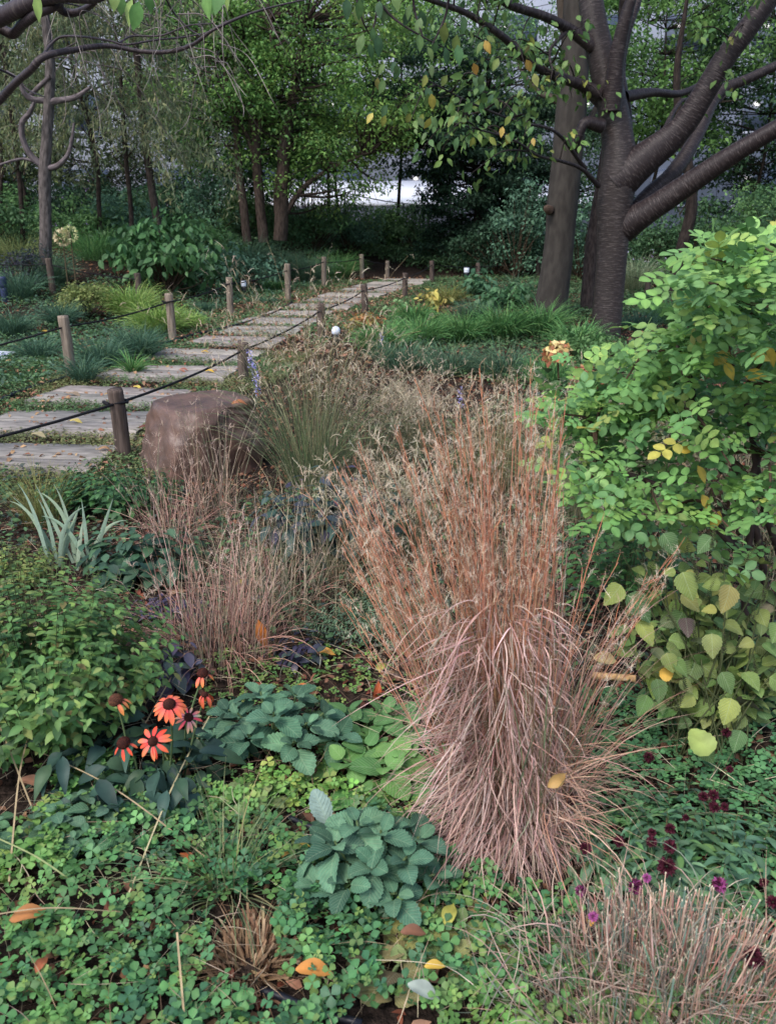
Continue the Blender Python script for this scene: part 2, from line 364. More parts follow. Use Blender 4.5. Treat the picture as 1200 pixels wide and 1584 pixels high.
bs, hs = fpost([(112, 490, 586), (268, 455, 528), (357, 430, 488), (446, 409, 467), (501, 398, 444), (560, 394, 431), (599, 404, 430)])
fence('rope_fence', 'post and black rope fence along the left side of the plank path', bs, hs, ends=(bs[0]+np.array([-1.3, -1.1, 0.25]), None), attach=0.84, loops=(1, 2))
bs, hs = fpost([(193, 603, 710), (377, 530, 592), (497, 470, 525), (565, 441, 485), (626, 423, 461), (668, 404, 438)])
fence('rope_fence', 'post and black rope fence on the right of the path, nearest post beside the boulder', bs, hs, ends=(bs[0]+np.array([-1.15, -1.4, 0.28]), None), attach=0.82, loops=(0,), col=(92, 80, 74))
bs, hs = fpost([(668, 404, 438), (739, 407, 433), (831, 398, 428), (915, 402, 432), (1000, 428, 458), (1100, 436, 470)])
fence('rope_fence', 'low rope fence running behind the two big trunks on the right', bs[1:], hs[1:], ends=(bs[0]+np.array([0.15, .1, hs[0]*.8]), bs[-1]+np.array([3, -1, .4])), attach=0.8, col=(92, 80, 74))
fb = [np.array([x, 13.6, float(H(x, 13.6))]) for x in (-8.6, -6.9, -5.25, -3.9)]
fence('rope_fence', 'far rope fence in front of the slim mottled trunk at the upper left', fb, [0.55]*4, attach=0.85, col=(84, 74, 68))
def light(px, py, h, label, r=0.034, dome=False, navy=False, whole=False):
    b = G(px, py); t = thing('path_light', label, 'garden light', b, 'low path lights')
    mb = MB(); tube(mb, [b+np.array([0, 0, -.05]), b+np.array([0, 0, h*.56])], [r*.96, r*.96], 16, cap=True); mesh_obj('base', mb, M_navy if navy else M_black, t)
    if whole:
        mb = MB(); tube(mb, [b+np.array([0, 0, h*.56]), b+np.array([0, 0, h])], [r, r], 16, cap=True); mesh_obj('shade', mb, M_navy, t); return
    mb = MB(); z0 = h*.56
    if dome: prof = [(z0, r*.8), (z0+h*.08, r*1.25), (z0+h*.25, r*1.3), (z0+h*.38, r*.9), (z0+h*.44, r*.1)]
    else: prof = [(z0, r*.98), (z0+.01, r*.98), (h*.95, r*.98)]
    tube(mb, [b+np.array([0, 0, z]) for z, _ in prof], [q for _, q in prof], 16, cap=True, k=2); mesh_obj('lens', mb, M_lens, t)
    if not dome:
        mb = MB(); tube(mb, [b+np.array([0, 0, h*.953]), b+np.array([0, 0, h])], [r*1.05, r*.95], 16, cap=True); mesh_obj('cap', mb, M_black, t)
light(378, 456, 0.27, 'white-topped black path light beside the third post on the left', 0.05)
light(520, 535, 0.24, 'small rounded white path light among the grass right of the path', 0.042, dome=True)
light(721, 433, 0.30, 'white and black path light at the far end of the path', 0.065)
light(9, 466, 0.36, 'plain dark blue path light at the left edge among blue-green grass', 0.055, navy=True, whole=True)
def hose(pxs, label, r=0.011, dz=0.012):
    pts = [G(*p) + np.array([0, 0, dz]) for p in pxs]; mb = MB(); tube(mb, pts, [r]*len(pts), 8, k=4, cap=True)
    single('irrigation_hose', mb, M_hose, label, 'hose', pts[0])
hose([(-30, 640), (30, 612), (75, 598), (130, 580), (190, 553), (240, 540), (300, 522), (345, 512), (395, 498), (430, 484), (452, 470)], 'black irrigation hose lying along the left edge of the path', 0.02, 0.03)
hose([(405, 1548), (440, 1562), (490, 1578), (560, 1600)], 'short run of dark blue hose showing in the clover at the bottom edge', 0.009, 0.02)
hose([(445, 1278), (480, 1290), (520, 1298), (560, 1302)], 'dark hose half buried between the two sage rosettes', 0.008, 0.02)
b = G(-2, 560); t = thing('plant_sign', 'small tilted white plant sign at the left edge of the path bed', 'sign', b)
mb = MB(); p = b + np.array([0.03, 0, .07]); a, c_ = np.array([.11, -.03, 0.0]), np.array([.04, .10, .035]); nz = np.array([0, -.002, .006])
V = [p-a-c_, p+a-c_, p+a+c_, p-a+c_]; V = np.array(V + [v-nz for v in V]); mb.add(V, np.array([(0,1,2,3),(7,6,5,4),(0,4,5,1),(1,5,6,2),(2,6,7,3),(3,7,4,0)]), (1,1,1)); mesh_obj('panel', mb, M_white, t, smooth=False)
mb = MB(); tube(mb, [b+np.array([.03, 0, -.05]), b+np.array([.03, .0, .066])], [.006, .006], 6, cap=True); mesh_obj('stake', mb, M_black, t)
mb = MB()
for k in range(5):
    u0 = -0.7; u1 = 0.2 + 0.5*random.random(); v = 0.6 - k*0.3
    q = [p + a*u0 + c_*(v-.06), p + a*u1 + c_*(v-.06), p + a*u1 + c_*(v+.05), p + a*u0 + c_*(v+.05)]; mb.add(np.array(q)-nz*-0.35, np.array([(0,1,2,3)]), (0,0,0))
mesh_obj('printed_lines', mb, mat('print_ink', .7, .2, 0, flat=(120, 132, 168)), t)

# ------------------------------------------------------------------ boulder
def boulder():
    b = G(322, 742); n1, n2 = 90, 180; mb = MB()
    th = np.linspace(0, pi, n1)[:, None]; ph = np.linspace(0, 2*pi, n2, endpoint=False)[None]
    x = np.sin(th)*np.cos(ph); y = np.sin(th)*np.sin(ph); z = np.cos(th)*np.ones_like(ph)
    f = lambda v, p: np.sign(v)*abs(v)**p
    r = 1 + 0.07*noise2(x*1.5+4, y*1.5+z*1.3, 1) + 0.035*noise2(x*4+z*3, y*4-z*2, 1) + 0.012*noise2(x*11+z*7, y*11-z*5, 1)
    X, Y_, Z_ = 0.385*f(x, .86)*r, 0.36*f(y, .88)*r, 0.36*f(z, .72)*r
    taper = 1 - 0.16*ss(Z_, -0.1, 0.4); X *= taper; Y_ *= taper
    lim = 0.27 + 0.06*X - 0.10*Y_*-0.6 + .006*noise2(X*9, Y_*9); Z_ = np.where(Z_ > lim, lim + (Z_-lim)*0.12, Z_)
    cut = 0.26 - 0.25*Y_; X = np.where(X > cut, cut + (X-cut)*0.35, X)
    V = np.stack([X, Y_, Z_], -1).reshape(-1, 3); r3 = np.random.default_rng(11)
    for q in range(26):
        nn = unit(r3.normal(0, 1, 3)*[1, 1, .45]); dd = V@nn; lim_ = np.quantile(dd, r3.uniform(.94, .992)); V = V - nn*(np.clip(dd-lim_, 0, None)*.6)[:, None]
    for nn, dq in ((unit(np.array([.9, -.6, .1])), .9), (unit(np.array([.5, -.8, -.2])), .88), (unit(np.array([-.8, -.5, .25])), .93)):
        dd = V@nn; V = V - nn*(np.clip(dd-np.quantile(dd, dq), 0, None)*.8)[:, None]
    jag = np.round((noise2(V[:, 1]*3+V[:, 2]*8, V[:, 0]*5, 1))*3)/3; V[:, 0] += np.where(V[:, 0] > .1, .03*jag, 0); V += .008*np.stack([noise2(V[:, 1]*22, V[:, 2]*22), noise2(V[:, 0]*22, V[:, 2]*22+5), 0.3*noise2(V[:, 0]*22, V[:, 1]*22+9)], -1)
    V = V*[1.26, 1.15, 1.2] + b + np.array([-0.05, 0.26, 0.13])
    i_ = np.arange(n1-1)[:, None]*n2; j = np.arange(n2)[None]; F = np.stack([i_+j, i_+n2+j, i_+n2+(j+1) % n2, i_+(j+1) % n2], -1).reshape(-1, 4)
    mb.add(V, F, s2l((112, 88, 78))); single('boulder', mb, M_rock, 'reddish brown flat-topped boulder beside the nearest fence post', 'boulder', b)
boulder()

# ------------------------------------------------------------------ trees
def limb(pxs, Y0, dY=None):                     # a limb's centre line from picture points at a given distance
    n = len(pxs); return [P(p[0], p[1], Y0 + (dY[i] if dY else 0)) for i, p in enumerate(pxs)]
def rad(rpx, Y): return rpx*Y*1.02/FPX
def twigs(mb, origin, targets, r0, col, k=4, sag=0.0):
    for t in targets:
        m = (origin+t)/2 + rng.normal(0, .12, 3)*np.linalg.norm(t-origin)*0.6; m[2] += sag
        tube(mb, [origin, m, t], [r0, r0*.6, r0*.18], 5, col, k=k)
def crown(mb, centres, radii, per, tpl, size, cols, flat=0.55, droop=0.35, wts=None, jit=.15, spread=0.5):
    cs = np.repeat(np.asarray(centres), per, 0); rs = np.repeat(np.asarray(radii), per)[:, None]; n = len(cs)
    d = rdir(n)*(U(0, 1, n)**spread)[:, None]; d[:, 2] *= flat
    pos = cs + d*rs
    dr = rdir(n, -0.8, 0.5); dr = unit(dr + d*0.6 - np.array([0, 0, droop]))
    up = unit(rng.normal(0, .55, (n, 3)) + np.array([0, 0, 1.0]))
    col = pal(cols, len(centres), .1, wts).repeat(per, 0)*(1+rng.normal(0, jit, n))[:, None]
    c2 = pal(cols, n, .12, wts); col = np.clip(col*.5 + c2*.5, .003, .9)
    inst(mb, tpl, pos, frames(dr, up), size*U(.6, 1.25, n), col)
def ellips(n, c, r, shell=0.45, zlo=-1.0):
    d = rdir(n, zlo, 1)*(U(shell, 1, n))[:, None]; return np.asarray(c) + d*np.asarray(r)
def tree(name, label, base, lean, height, c, r, ncl, per, size, cols, clr=0.55, trad=0.08, bark=(70, 60, 54), tpl=KITE, stems=1, bm=None, flat=0.55, droop=.35, stem_pts=None, wts=None, zlo=-1.0, group='trees and tall shrubs at the back of the garden', cat='tree', shell=.4):
    base = np.array([base[0], base[1], float(H(base[0], base[1]))]); t = thing(name, label, cat, base, group)
    tb = MB(); C = np.asarray(c, float); cl = ellips(ncl, C, r, shell, zlo); bc = s2l(bark)
    if stem_pts is None:
        stem_pts = []
        for s_ in range(stems):
            o = rng.normal(0, .14, 3)*(stems > 1); o[2] = 0; top = np.array([base[0]+lean+rng.normal(0, .25)*(stems > 1)*2, C[1]+rng.normal(0, .2), height])
            md = base*0.5+top*.5 + rng.normal(0, .1, 3); stem_pts.append(([base+o-np.array([0, 0, .2]), base*.75+top*.25+o+rng.normal(0, .05, 3), md+o, top], [trad*1.25, trad, trad*.8, trad*.3]))
    allp = []
    for pts, rr in stem_pts:
        allp.append(tube(tb, pts, rr, 9, bc, k=6, lump=.12))
    mesh_obj('trunk', tb, bm or M_bark, t)
    ap = np.concatenate(allp); ap = ap[ap[:, 2] > C[2]-r[2]*1.1] if (ap[:, 2] > C[2]-r[2]*1.1).sum() > 3 else ap
    br = MB()
    for q in cl:
        dd = np.linalg.norm(ap - q, axis=1) + 1.3*np.clip(ap[:, 2]-q[2]+.2, 0, None); o = ap[dd.argmin()]
        m = o*.45+q*.55 + rng.normal(0, .08, 3); tube(br, [o, m, q], [trad*.3, trad*.2, .006], 5, bc*.8, k=3)
        for _ in range(2): tube(br, [m, q+rng.normal(0, clr*.6, 3)], [.009, .003], 4, bc*.8, k=2)
    mesh_obj('branches', br, bm or M_bark, t)
    lm = MB(); crown(lm, cl, U(.7, 1.25, ncl)*clr, per, tpl, size, cols, flat, droop, wts)
    mesh_obj('crown', lm, M_far, t, smooth=False); return t

def on_tree(name, label, stems, bark, M, branches, leafspec, basepx, by, group=None):
    b = P(basepx[0], basepx[1], by); b[2] = float(H(b[0], b[1])); t = thing(name, label, 'tree', b, group)
    tb = MB()
    for pts, rr in stems: tube(tb, pts, rr, 20, s2l(bark), k=8, lump=.06)
    mesh_obj('trunk', tb, M, t); ends = []
    for pts, rr in branches:
        bb = MB(); p = tube(bb, pts, rr, 12, s2l(bark)*.95, k=8, lump=.08); mesh_obj('limb', bb, M, t)
    return t

# the cherry tree in front
CY = 10.9
G0 = G(935, 528)
trunk = limb([(934, 560), (935, 525), (941, 450), (946, 380), (950, 320), (957, 270), (955, 215), (944, 150), (930, 90), (917, 30), (905, -60), (880, -260)], CY, [0,0,0,0,0,0,.05,.1,.15,.2,.3,.5])
trr = [rad(q*.71, CY) for q in (38, 32, 30, 31, 35, 37, 31, 28, 26, 24, 21, 13)]
cb = thing('cherry_tree', 'dark banded-bark cherry tree with heavy limbs spreading right, in front of the smooth trunk', 'tree', G0)
tb = MB(); tube(tb, trunk, trr, 28, s2l((50, 43, 42)), k=8, lump=.07); mesh_obj('trunk', tb, M_cherry, cb)
limbs = [
 ([(952, 285), (1000, 243), (1050, 200), (1090, 140), (1122, 88), (1160, 38), (1215, -40), (1290, -170)], [26, 26, 21, 19, 18, 17, 15, 9], [0, -.1, -.2, -.3, -.35, -.4, -.4, -.3]),
 ([(962, 352), (1005, 325), (1060, 288), (1115, 250), (1180, 210), (1260, 165), (1400, 90)], [22, 20, 19, 17, 14, 12, 7], [0, -.2, -.4, -.6, -.8, -1, -1.3]),
 ([(960, 345), (1005, 300), (1045, 262), (1080, 205), (1110, 145), (1160, 120), (1220, 92), (1350, 30)], [10, 13, 14, 12, 10, 9, 8, 5], [.1, .2, .3, .6, .9, 1, 1.1, 1.4]),
 ([(962, 230), (965, 170), (958, 110), (968, 50), (985, 0), (1000, -80)], [14, 11, 10, 9, 8, 5], [.2, .4, .5, .5, .6, .7]),
 ([(945, 170), (955, 80), (975, 0), (1010, -90)], [13, 12, 9, 7], [-.1, -.2, -.3, -.3]),
 ([(915, 72), (880, 45), (840, 25), (790, 8), (740, -20), (640, -70)], [9, 8, 7, 6.5, 5, 3], [.1, .0, -.3, -.6, -1, -1.6]),
 ([(925, 145), (895, 130), (850, 115), (810, 88), (775, 55), (720, 20), (650, -5)], [9, 8, 7, 6.5, 5.5, 4.5, 3], [0, -.1, -.4, -.7, -1, -1.3, -1.6]),
 ([(935, 165), (900, 135), (870, 118), (835, 110)], [8, 7, 5, 3], [.1, .2, .3, .5]),
 ([(930, 195), (905, 190), (893, 215), (890, 240)], [9, 8, 7, 3], [-.1, -.2, -.2, -.1]),
 ([(965, 150), (1010, 143), (1050, 145), (1085, 128), (1110, 100)], [8, 7, 6, 5, 3], [.1, .4, .7, 1, 1.4]),
 ([(925, 288), (900, 262), (870, 250), (830, 240), (790, 215), (700, 190)], [3.5, 3, 2.6, 2, 1.6, 1], [-.2, -.5, -.8, -1.2, -1.6, -2.2]),
 ([(905, 262), (860, 205), (800, 188), (730, 160), (650, 118)], [3, 2.4, 2, 1.5, 1], [-.3, -.8, -1.2, -1.7, -2.3]),
 ([(880, 45), (850, 80), (862, 130)], [3, 2.4, 1.5], [0, -.3, -.6]),
 ([(1020, 215), (1055, 155), (1095, 168), (1150, 120)], [4, 3, 3, 2], [0, .5, .8, 1]),
]
cends = []
for pts, rr, dy in limbs:
    q = limb(pts, CY, dy); lb = MB(); rr = [rr[0]*1.3, rr[1]*1.08]+list(rr[2:]); pp = tube(lb, q, [rad(a*.8, CY) for a in rr], 14, s2l((44, 36, 37)), k=7, lump=.07); mesh_obj('limb', lb, M_cherry, cb); cends.append(pp)
tw = MB(); tips = []
for pp in cends[5:8] + cends[10:13] + cends[:1]:
    n = len(pp)
    for k in range(10 if pp is not cends[0] else 6):
        o = pp[int(n*U(.35, 1))-1]; e = o + np.array([U(-.8, .3), U(-.9, .3), U(-.45, .25)]); m = (o+e)/2+np.array([0, 0, .1]); q = tube(tw, [o, m, e], [.011, .007, .003], 5, s2l((52, 46, 44)), k=4); tips += [q[-1], q[len(q)//2], q[-3]]
mesh_obj('twigs', tw, M_bark, cb)
tips = np.array(tips); lv = MB()
crown(lv, tips, np.full(len(tips), .2), 5, OVAL, .095, [(96, 132, 66), (78, 118, 64), (124, 150, 72), (176, 160, 62), (70, 108, 70)], .7, .6, [.34, .33, .18, .02, .13])
up_c = np.column_stack([U(-1.5, 5.5, 110), U(8.0, 14, 110), U(5.6, 7.6, 110)])
crown(lv, up_c, np.full(110, .55), 35, KITE, .13, [(80, 112, 56), (70, 100, 56)], .6, .5)
mesh_obj('crown', lv, M_leaf, cb, smooth=False)

# the smooth grey trunk behind it
SY = 13.2; b0 = G(851, 490)
t2 = thing('smooth_barked_tree', 'straight grey-brown smooth trunk just left of the cherry tree', 'tree', b0)
tb = MB(); tube(tb, limb([(846, 520), (850, 488), (858, 430), (865, 370), (870, 310), (876, 250), (881, 190), (886, 120), (890, 50), (893, -30), (898, -200)], SY), [rad(q*.92, SY) for q in (30, 27, 24, 22.5, 24, 23, 23, 22, 20, 19, 15)], 26, s2l((66, 62, 58)), k=8, lump=.05)
mesh_obj('trunk', tb, M_smooth, t2)
for pts, rr in (([(874, 160), (850, 150), (828, 138), (800, 100)], [7, 5, 3, 2]), ([(888, 75), (872, 40), (865, -20), (850, -120)], [8, 7, 6, 4]), ([(880, 205), (893, 190), (910, 186), (930, 150)], [7, 6, 5, 3])):
    lb = MB(); tube(lb, limb(pts, SY, [0, .1, .3, .5]), [rad(q, SY) for q in rr], 10, s2l((74, 66, 58)), k=6); mesh_obj('limb', lb, M_smooth, t2)
lb = MB(); kn = P(845, 322, SY-.22); tube(lb, [kn+np.array([.06, .06, -.03]), kn, kn+np.array([-.03, -.03, .02])], [.07, .055, .02], 12, s2l((88, 72, 62)), k=4, cap=True); mesh_obj('knot', lb, M_smooth, t2)
lv = MB(); uc = np.column_stack([U(0, 5.5, 80), U(12, 16, 80), U(5.4, 7.6, 80)]); crown(lv, uc, np.full(80, .6), 35, KITE, .12, [(66, 94, 56), (56, 84, 52)], .6, .5); mesh_obj('crown', lv, M_far, t2, smooth=False)
# slim trunk leaning behind the cherry
b0 = G(912, 470); t3 = thing('slim_tree', 'thin dark trunk half hidden behind the cherry trunk', 'tree', b0)
tb = MB(); tube(tb, limb([(908, 480), (910, 440), (917, 370), (928, 300), (938, 240), (950, 160), (962, 60), (970, -80)], 13.9), [rad(q, 13.9) for q in (11, 10, 10, 9, 9, 8, 8, 6)], 12, s2l((66, 58, 56)), k=6, lump=.05); mesh_obj('trunk', tb, M_bark, t3)
lv = MB(); uc = np.column_stack([U(2.4, 4.6, 40), U(11.6, 13.5, 40), U(4.6, 6.4, 40)]); crown(lv, uc, np.full(40, .5), 40, KITE, .1, [(70, 104, 56), (60, 90, 52)], .6, .5); mesh_obj('crown', lv, M_far, t3, smooth=False)

# the three-stemmed tree left of centre
MY = 20.8
def st(pxs, rr, Y=MY, dy=None): return (limb(pxs, Y, dy), [rad(q, Y) for q in rr])
GR = [(104, 152, 72), (122, 168, 80), (86, 130, 68), (144, 180, 88), (74, 116, 66)]
tree('upright_tree', 'slim leaning dark stem, leftmost of the bright green trees at the back', (-3.66, MY), 0, 5, (-4.2, 21, 5.0), (1.9, 1.6, 2.2), 62, 120, .1, GR, .6, .08,
     stem_pts=[st([(384, 380), (378, 330), (370, 260), (364, 190), (350, 120), (342, 30)], [6.5, 6, 5.5, 5, 4, 2])])
tree('forked_tree', 'dark double-forked stem in the middle of the bright green trees', (-3.1, MY), 0, 5, (-2.8, 21.3, 5.2), (2.2, 1.8, 2.5), 95, 120, .1, GR, .6, .09,
     stem_pts=[st([(408, 375), (403, 320), (397, 250), (395, 205), (385, 150), (380, 60)], [7.5, 7, 7, 6.5, 4, 2]), st([(396, 225), (405, 180), (418, 120), (420, 30)], [5.5, 5, 4, 2]), st([(400, 262), (380, 205), (355, 165), (340, 120)], [4, 3, 3, 1.5])])
tree('stout_tree', 'stoutest dark trunk of the bright green trees, its crown reaching over the path end', (-2.6, MY), 0, 5, (-1.15, 21.2, 4.7), (2.5, 1.9, 2.9), 120, 130, .1, GR+[(130, 150, 62)], .62, .11,
     stem_pts=[st([(434, 372), (436, 320), (438, 270), (440, 220), (455, 140), (470, 40)], [10, 9.5, 9.5, 9, 6, 3]), st([(430, 330), (428, 290), (436, 250)], [5, 5, 4]), st([(442, 330), (470, 290), (510, 262), (560, 240)], [4, 3.5, 3, 1.5])])
# the mottled slim tree at the left
b0 = P(71, 385, 14.2); b0[2] = float(H(b0[0], b0[1])); t4 = thing('mottled_tree', 'slim mottled trunk with curling bare side branches at the upper left', 'tree', b0)
tb = MB(); q = limb([(71, 520), (71, 380), (71, 330), (70, 270), (73, 215), (76, 155), (78, 100), (72, 40), (62, -60)], 14.2); tube(tb, q, [rad(a*.85, 14.2) for a in (12.5, 11, 10, 10, 9, 8.5, 8, 7, 5)], 14, s2l((88, 82, 80)), k=6, lump=.08)
mesh_obj('trunk', tb, M_bark, t4)
for pts, rr in (([(68, 258), (48, 240), (36, 215), (35, 190), (46, 175), (54, 158)], [5, 4.5, 4, 4, 3.5, 2]), ([(70, 260), (88, 257), (105, 240), (112, 215), (115, 190)], [4.5, 4, 3, 2.5, 1.5]), ([(72, 156), (50, 153), (38, 143), (30, 125), (10, 110)], [4.5, 4, 3.5, 3, 2]), ([(76, 158), (95, 155), (118, 150), (140, 135)], [5, 4, 3.5, 2]), ([(66, 256), (40, 246), (15, 250), (-20, 262)], [2.2, 2, 1.7, 1]), ([(45, 150), (65, 130), (78, 118)], [3, 3, 2])):
    lb = MB(); tube(lb, limb(pts, 14.2, [0, -.05, -.1, -.15, -.2, -.25][:len(pts)]), [rad(a, 14.2) for a in rr], 9, s2l((100, 92, 94)), k=6); mesh_obj('limb', lb, M_bark, t4)
lv = MB(); uc = np.column_stack([U(-7.5, -4.5, 60), U(13.4, 15.6, 60), U(4.8, 6.6, 60)]); crown(lv, uc, np.full(60, .5), 40, NARROW, .11, [(86, 106, 72), (74, 94, 64)], .6, .6); mesh_obj('crown', lv, M_far, t4, smooth=False)

# weeping tree: hanging strands of narrow grey-green leaves
wb = (-4.6, 16.6); t5 = thing('weeping_tree', 'grey-green weeping tree with hanging leafy strands behind the mottled trunk', 'tree', (wb[0], wb[1], float(H(*wb))))
tb = MB(); tube(tb, [np.array([wb[0]+.3, wb[1]+.5, .5]), np.array([-4.5, 17.1, 2.5]), np.array([-4.5, 16.9, 4.5]), np.array([-4.4, 16.6, 6.2])], [.08, .07, .06, .04], 10, s2l((72, 64, 60)), k=6, lump=.1); mesh_obj('trunk', tb, M_bark, t5)
sb, lv = MB(), MB(); n = 270
az = U(0, 2*pi, n); rr_ = U(.1, 1.5, n)**1; st0 = np.column_stack([-5.35+np.cos(az)*rr_*1.15, 16.3+np.sin(az)*rr_*.6, U(3.0, 6.6, n)-rr_*.25]); LL = U(.7, 1.8, n)
pp = blades(sb, st0, az, R(25)+U(-.3, .3, n), LL, U(1.5, 2.1, n), np.full(n, .011), 9, pal([(140, 132, 118)], n), pal([(150, 148, 122)], n), pw=.8, taper=.6)
mesh_obj('branches', sb, M_bark, t5)
pts = pp[:, 2:].reshape(-1, 3); pts = np.repeat(pts, 11, 0) + rng.normal(0, .07, (len(pts)*11, 3)); m_ = len(pts)
inst(lv, NARROW, pts, frames(unit(rng.normal(0, .5, (m_, 3))+np.array([0, 0, -.9])), rdir(m_)), .11*U(.6, 1.3, m_), pal([(116, 132, 96), (132, 146, 108), (100, 118, 86), (146, 148, 100)], m_, .15))
mesh_obj('crown', lv, M_far, t5, smooth=False)

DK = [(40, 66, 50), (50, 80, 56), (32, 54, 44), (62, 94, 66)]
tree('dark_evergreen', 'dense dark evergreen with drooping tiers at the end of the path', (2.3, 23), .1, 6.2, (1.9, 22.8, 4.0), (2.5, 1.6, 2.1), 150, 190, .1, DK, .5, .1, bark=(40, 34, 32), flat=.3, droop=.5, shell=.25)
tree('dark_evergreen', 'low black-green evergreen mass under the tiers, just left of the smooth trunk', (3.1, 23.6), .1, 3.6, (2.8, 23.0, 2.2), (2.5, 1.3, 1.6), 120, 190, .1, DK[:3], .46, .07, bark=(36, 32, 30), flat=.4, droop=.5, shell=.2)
BK = [(58, 88, 48), (72, 104, 54), (48, 76, 44), (90, 118, 58)]
GY = [(78, 96, 58), (98, 116, 66), (66, 84, 50), (120, 130, 72)]
back = [
 ('broadleaf_tree', 'yellow-green leafy tree at the far left edge', -8.6, 17.5, 3.0, (2.0, 1.6, 2.4), GY, 60, 120, .09),
 ('broadleaf_tree', 'dull green tree seen behind the mottled trunk', -6.4, 19.8, 4.2, (2.4, 1.8, 3.2), [(62, 78, 50), (76, 90, 56), (54, 68, 46)], 84, 120, .09),
 ('broadleaf_tree', 'deep green tree between the weeping tree and the upright stems', -3.4, 20.2, 3.9, (2.2, 1.7, 3.2), [(44, 78, 42), (56, 96, 48), (36, 62, 40)], 100, 130, .09),
 ('broadleaf_tree', 'pale lime tree showing beyond the three dark stems', -1.4, 22.5, 3.6, (1.7, 1.5, 1.3), [(108, 138, 62), (128, 154, 72), (88, 120, 56)], 44, 120, .09),
 ('broadleaf_tree', 'fresh green tree at the top centre with sky glinting through', .2, 21.0, 4.9, (2.2, 1.7, 2.3), [(100, 144, 64), (86, 126, 62), (120, 156, 72)], 74, 120, .09),
 ('broadleaf_tree', 'airy blue-green tree above the dark evergreen', 2.2, 22.5, 5.6, (2.6, 1.8, 2.6), [(92, 128, 80), (78, 112, 74), (108, 142, 86)], 74, 120, .085),
 ('broadleaf_tree', 'blue-green tree between the smooth trunk and the dark evergreen', 4.0, 20.5, 3.2, (1.6, 1.6, 2.6), [(66, 96, 66), (52, 80, 58), (80, 112, 72)], 62, 120, .08),
 ('broadleaf_tree', 'light green tree seen through the fork of the cherry', 5.2, 17.8, 4.6, (2.0, 1.6, 1.9), [(84, 120, 58), (100, 136, 64), (66, 98, 54)], 56, 120, .09),
 ('broadleaf_tree', 'shadowy green tree behind the cherry limbs on the right', 7.4, 18.4, 3.8, (2.3, 1.8, 3.0), [(48, 76, 46), (60, 90, 52), (40, 62, 42)], 90, 130, .085),
 ('broadleaf_tree', 'tall grey-green tree filling the right edge', 9.8, 17.2, 3.4, (2.2, 1.8, 3.0), [(62, 90, 60), (74, 104, 66), (50, 76, 52)], 84, 120, .085),
 ('broadleaf_tree', 'tall dark tree high behind the left trees', -5.4, 24.5, 6.0, (3.4, 1.8, 3.2), [(52, 74, 44), (64, 88, 50)], 60, 90, .11),
 ('broadleaf_tree', 'tall green tree high behind the upright stems', -1.7, 25.5, 7.0, (2.4, 1.8, 2.2), BK, 26, 90, .11),
 ('broadleaf_tree', 'tall green tree high behind the cherry', 6.6, 24.5, 6.4, (3.6, 1.8, 2.8), BK, 44, 90, .11),
 ('broadleaf_tree', 'tall green tree at the far left skyline', -10.8, 22.5, 5.2, (3.2, 1.8, 4.2), BK, 110, 110, .11),
 ('broadleaf_tree', 'tall green tree at the far right skyline', 12.4, 22.0, 4.8, (3.2, 1.8, 4.4), BK, 110, 110, .11),
]
for nm, lb_, x, y, cz, r_, cols, ncl, per, sz in back:
    k_ = 1.24 if y < 21.5 else 1.13
    x, y, cz, r_, sz = x*k_, y*k_, 1.6+(cz-1.6)*k_, tuple(q*k_ for q in r_), sz*k_*.96
    cols = [tuple(min(255, int(q*1.16+6)) for q in c_) for c_ in cols]
    tree(nm, lb_, (x, y), .1, cz+r_[2]*.5, (x, y, cz), r_, int(ncl*1.35), int(per*1.2), sz*1.15, cols, .6, .05, bark=(48, 42, 38))
# thin background stems standing in the shade at the left
for k, (px, Y, lb_) in enumerate([(12, 17.8, 'thin dark bare stem, leftmost in the shade at the left edge'), (30, 16.9, 'thin leaning bare stem left of the mottled trunk'), (48, 18.4, 'thin straight bare stem close to the mottled trunk'), (152, 17.6, 'thin bare stem right of the mottled trunk'), (201, 17.0, 'thin pale bare stem behind the big-leaved shrub'), (1049, 16.8, 'dark crooked trunk seen under the cherry limbs on the right')]):
    q = P(px, 350, Y); b_ = np.array([q[0], Y, float(H(q[0], Y))]); t = thing('bare_stem_tree', lb_, 'tree', b_); mb = MB(); th = .11 if px > 1000 else .045
    tube(mb, [b_-[0, 0, .1], b_+[U(-.1, .1), 0, .8], b_+[U(-.2, .2), 0, 1.8], b_+[U(-.3, .3), 0, 3.6], b_+[U(-.4, .4), 0, 5]], [th*1.2, th, th*.9, th*.6, th*.3], 8, s2l((58, 50, 46)), k=6, lump=.1); mesh_obj('trunk', mb, M_bark, t)
    mb = MB()
    for _ in range(9):
        o = b_ + [0, 0, U(1.2, 3.6)]; tube(mb, [o, o+[U(-.4, .4), U(-.2, .2), .3], o+[U(-.8, .8), U(-.4, .4), U(.3, .8)]], [.016, .01, .004], 5, s2l((62, 54, 48)), k=3)
    mesh_obj('branches', mb, M_bark, t)

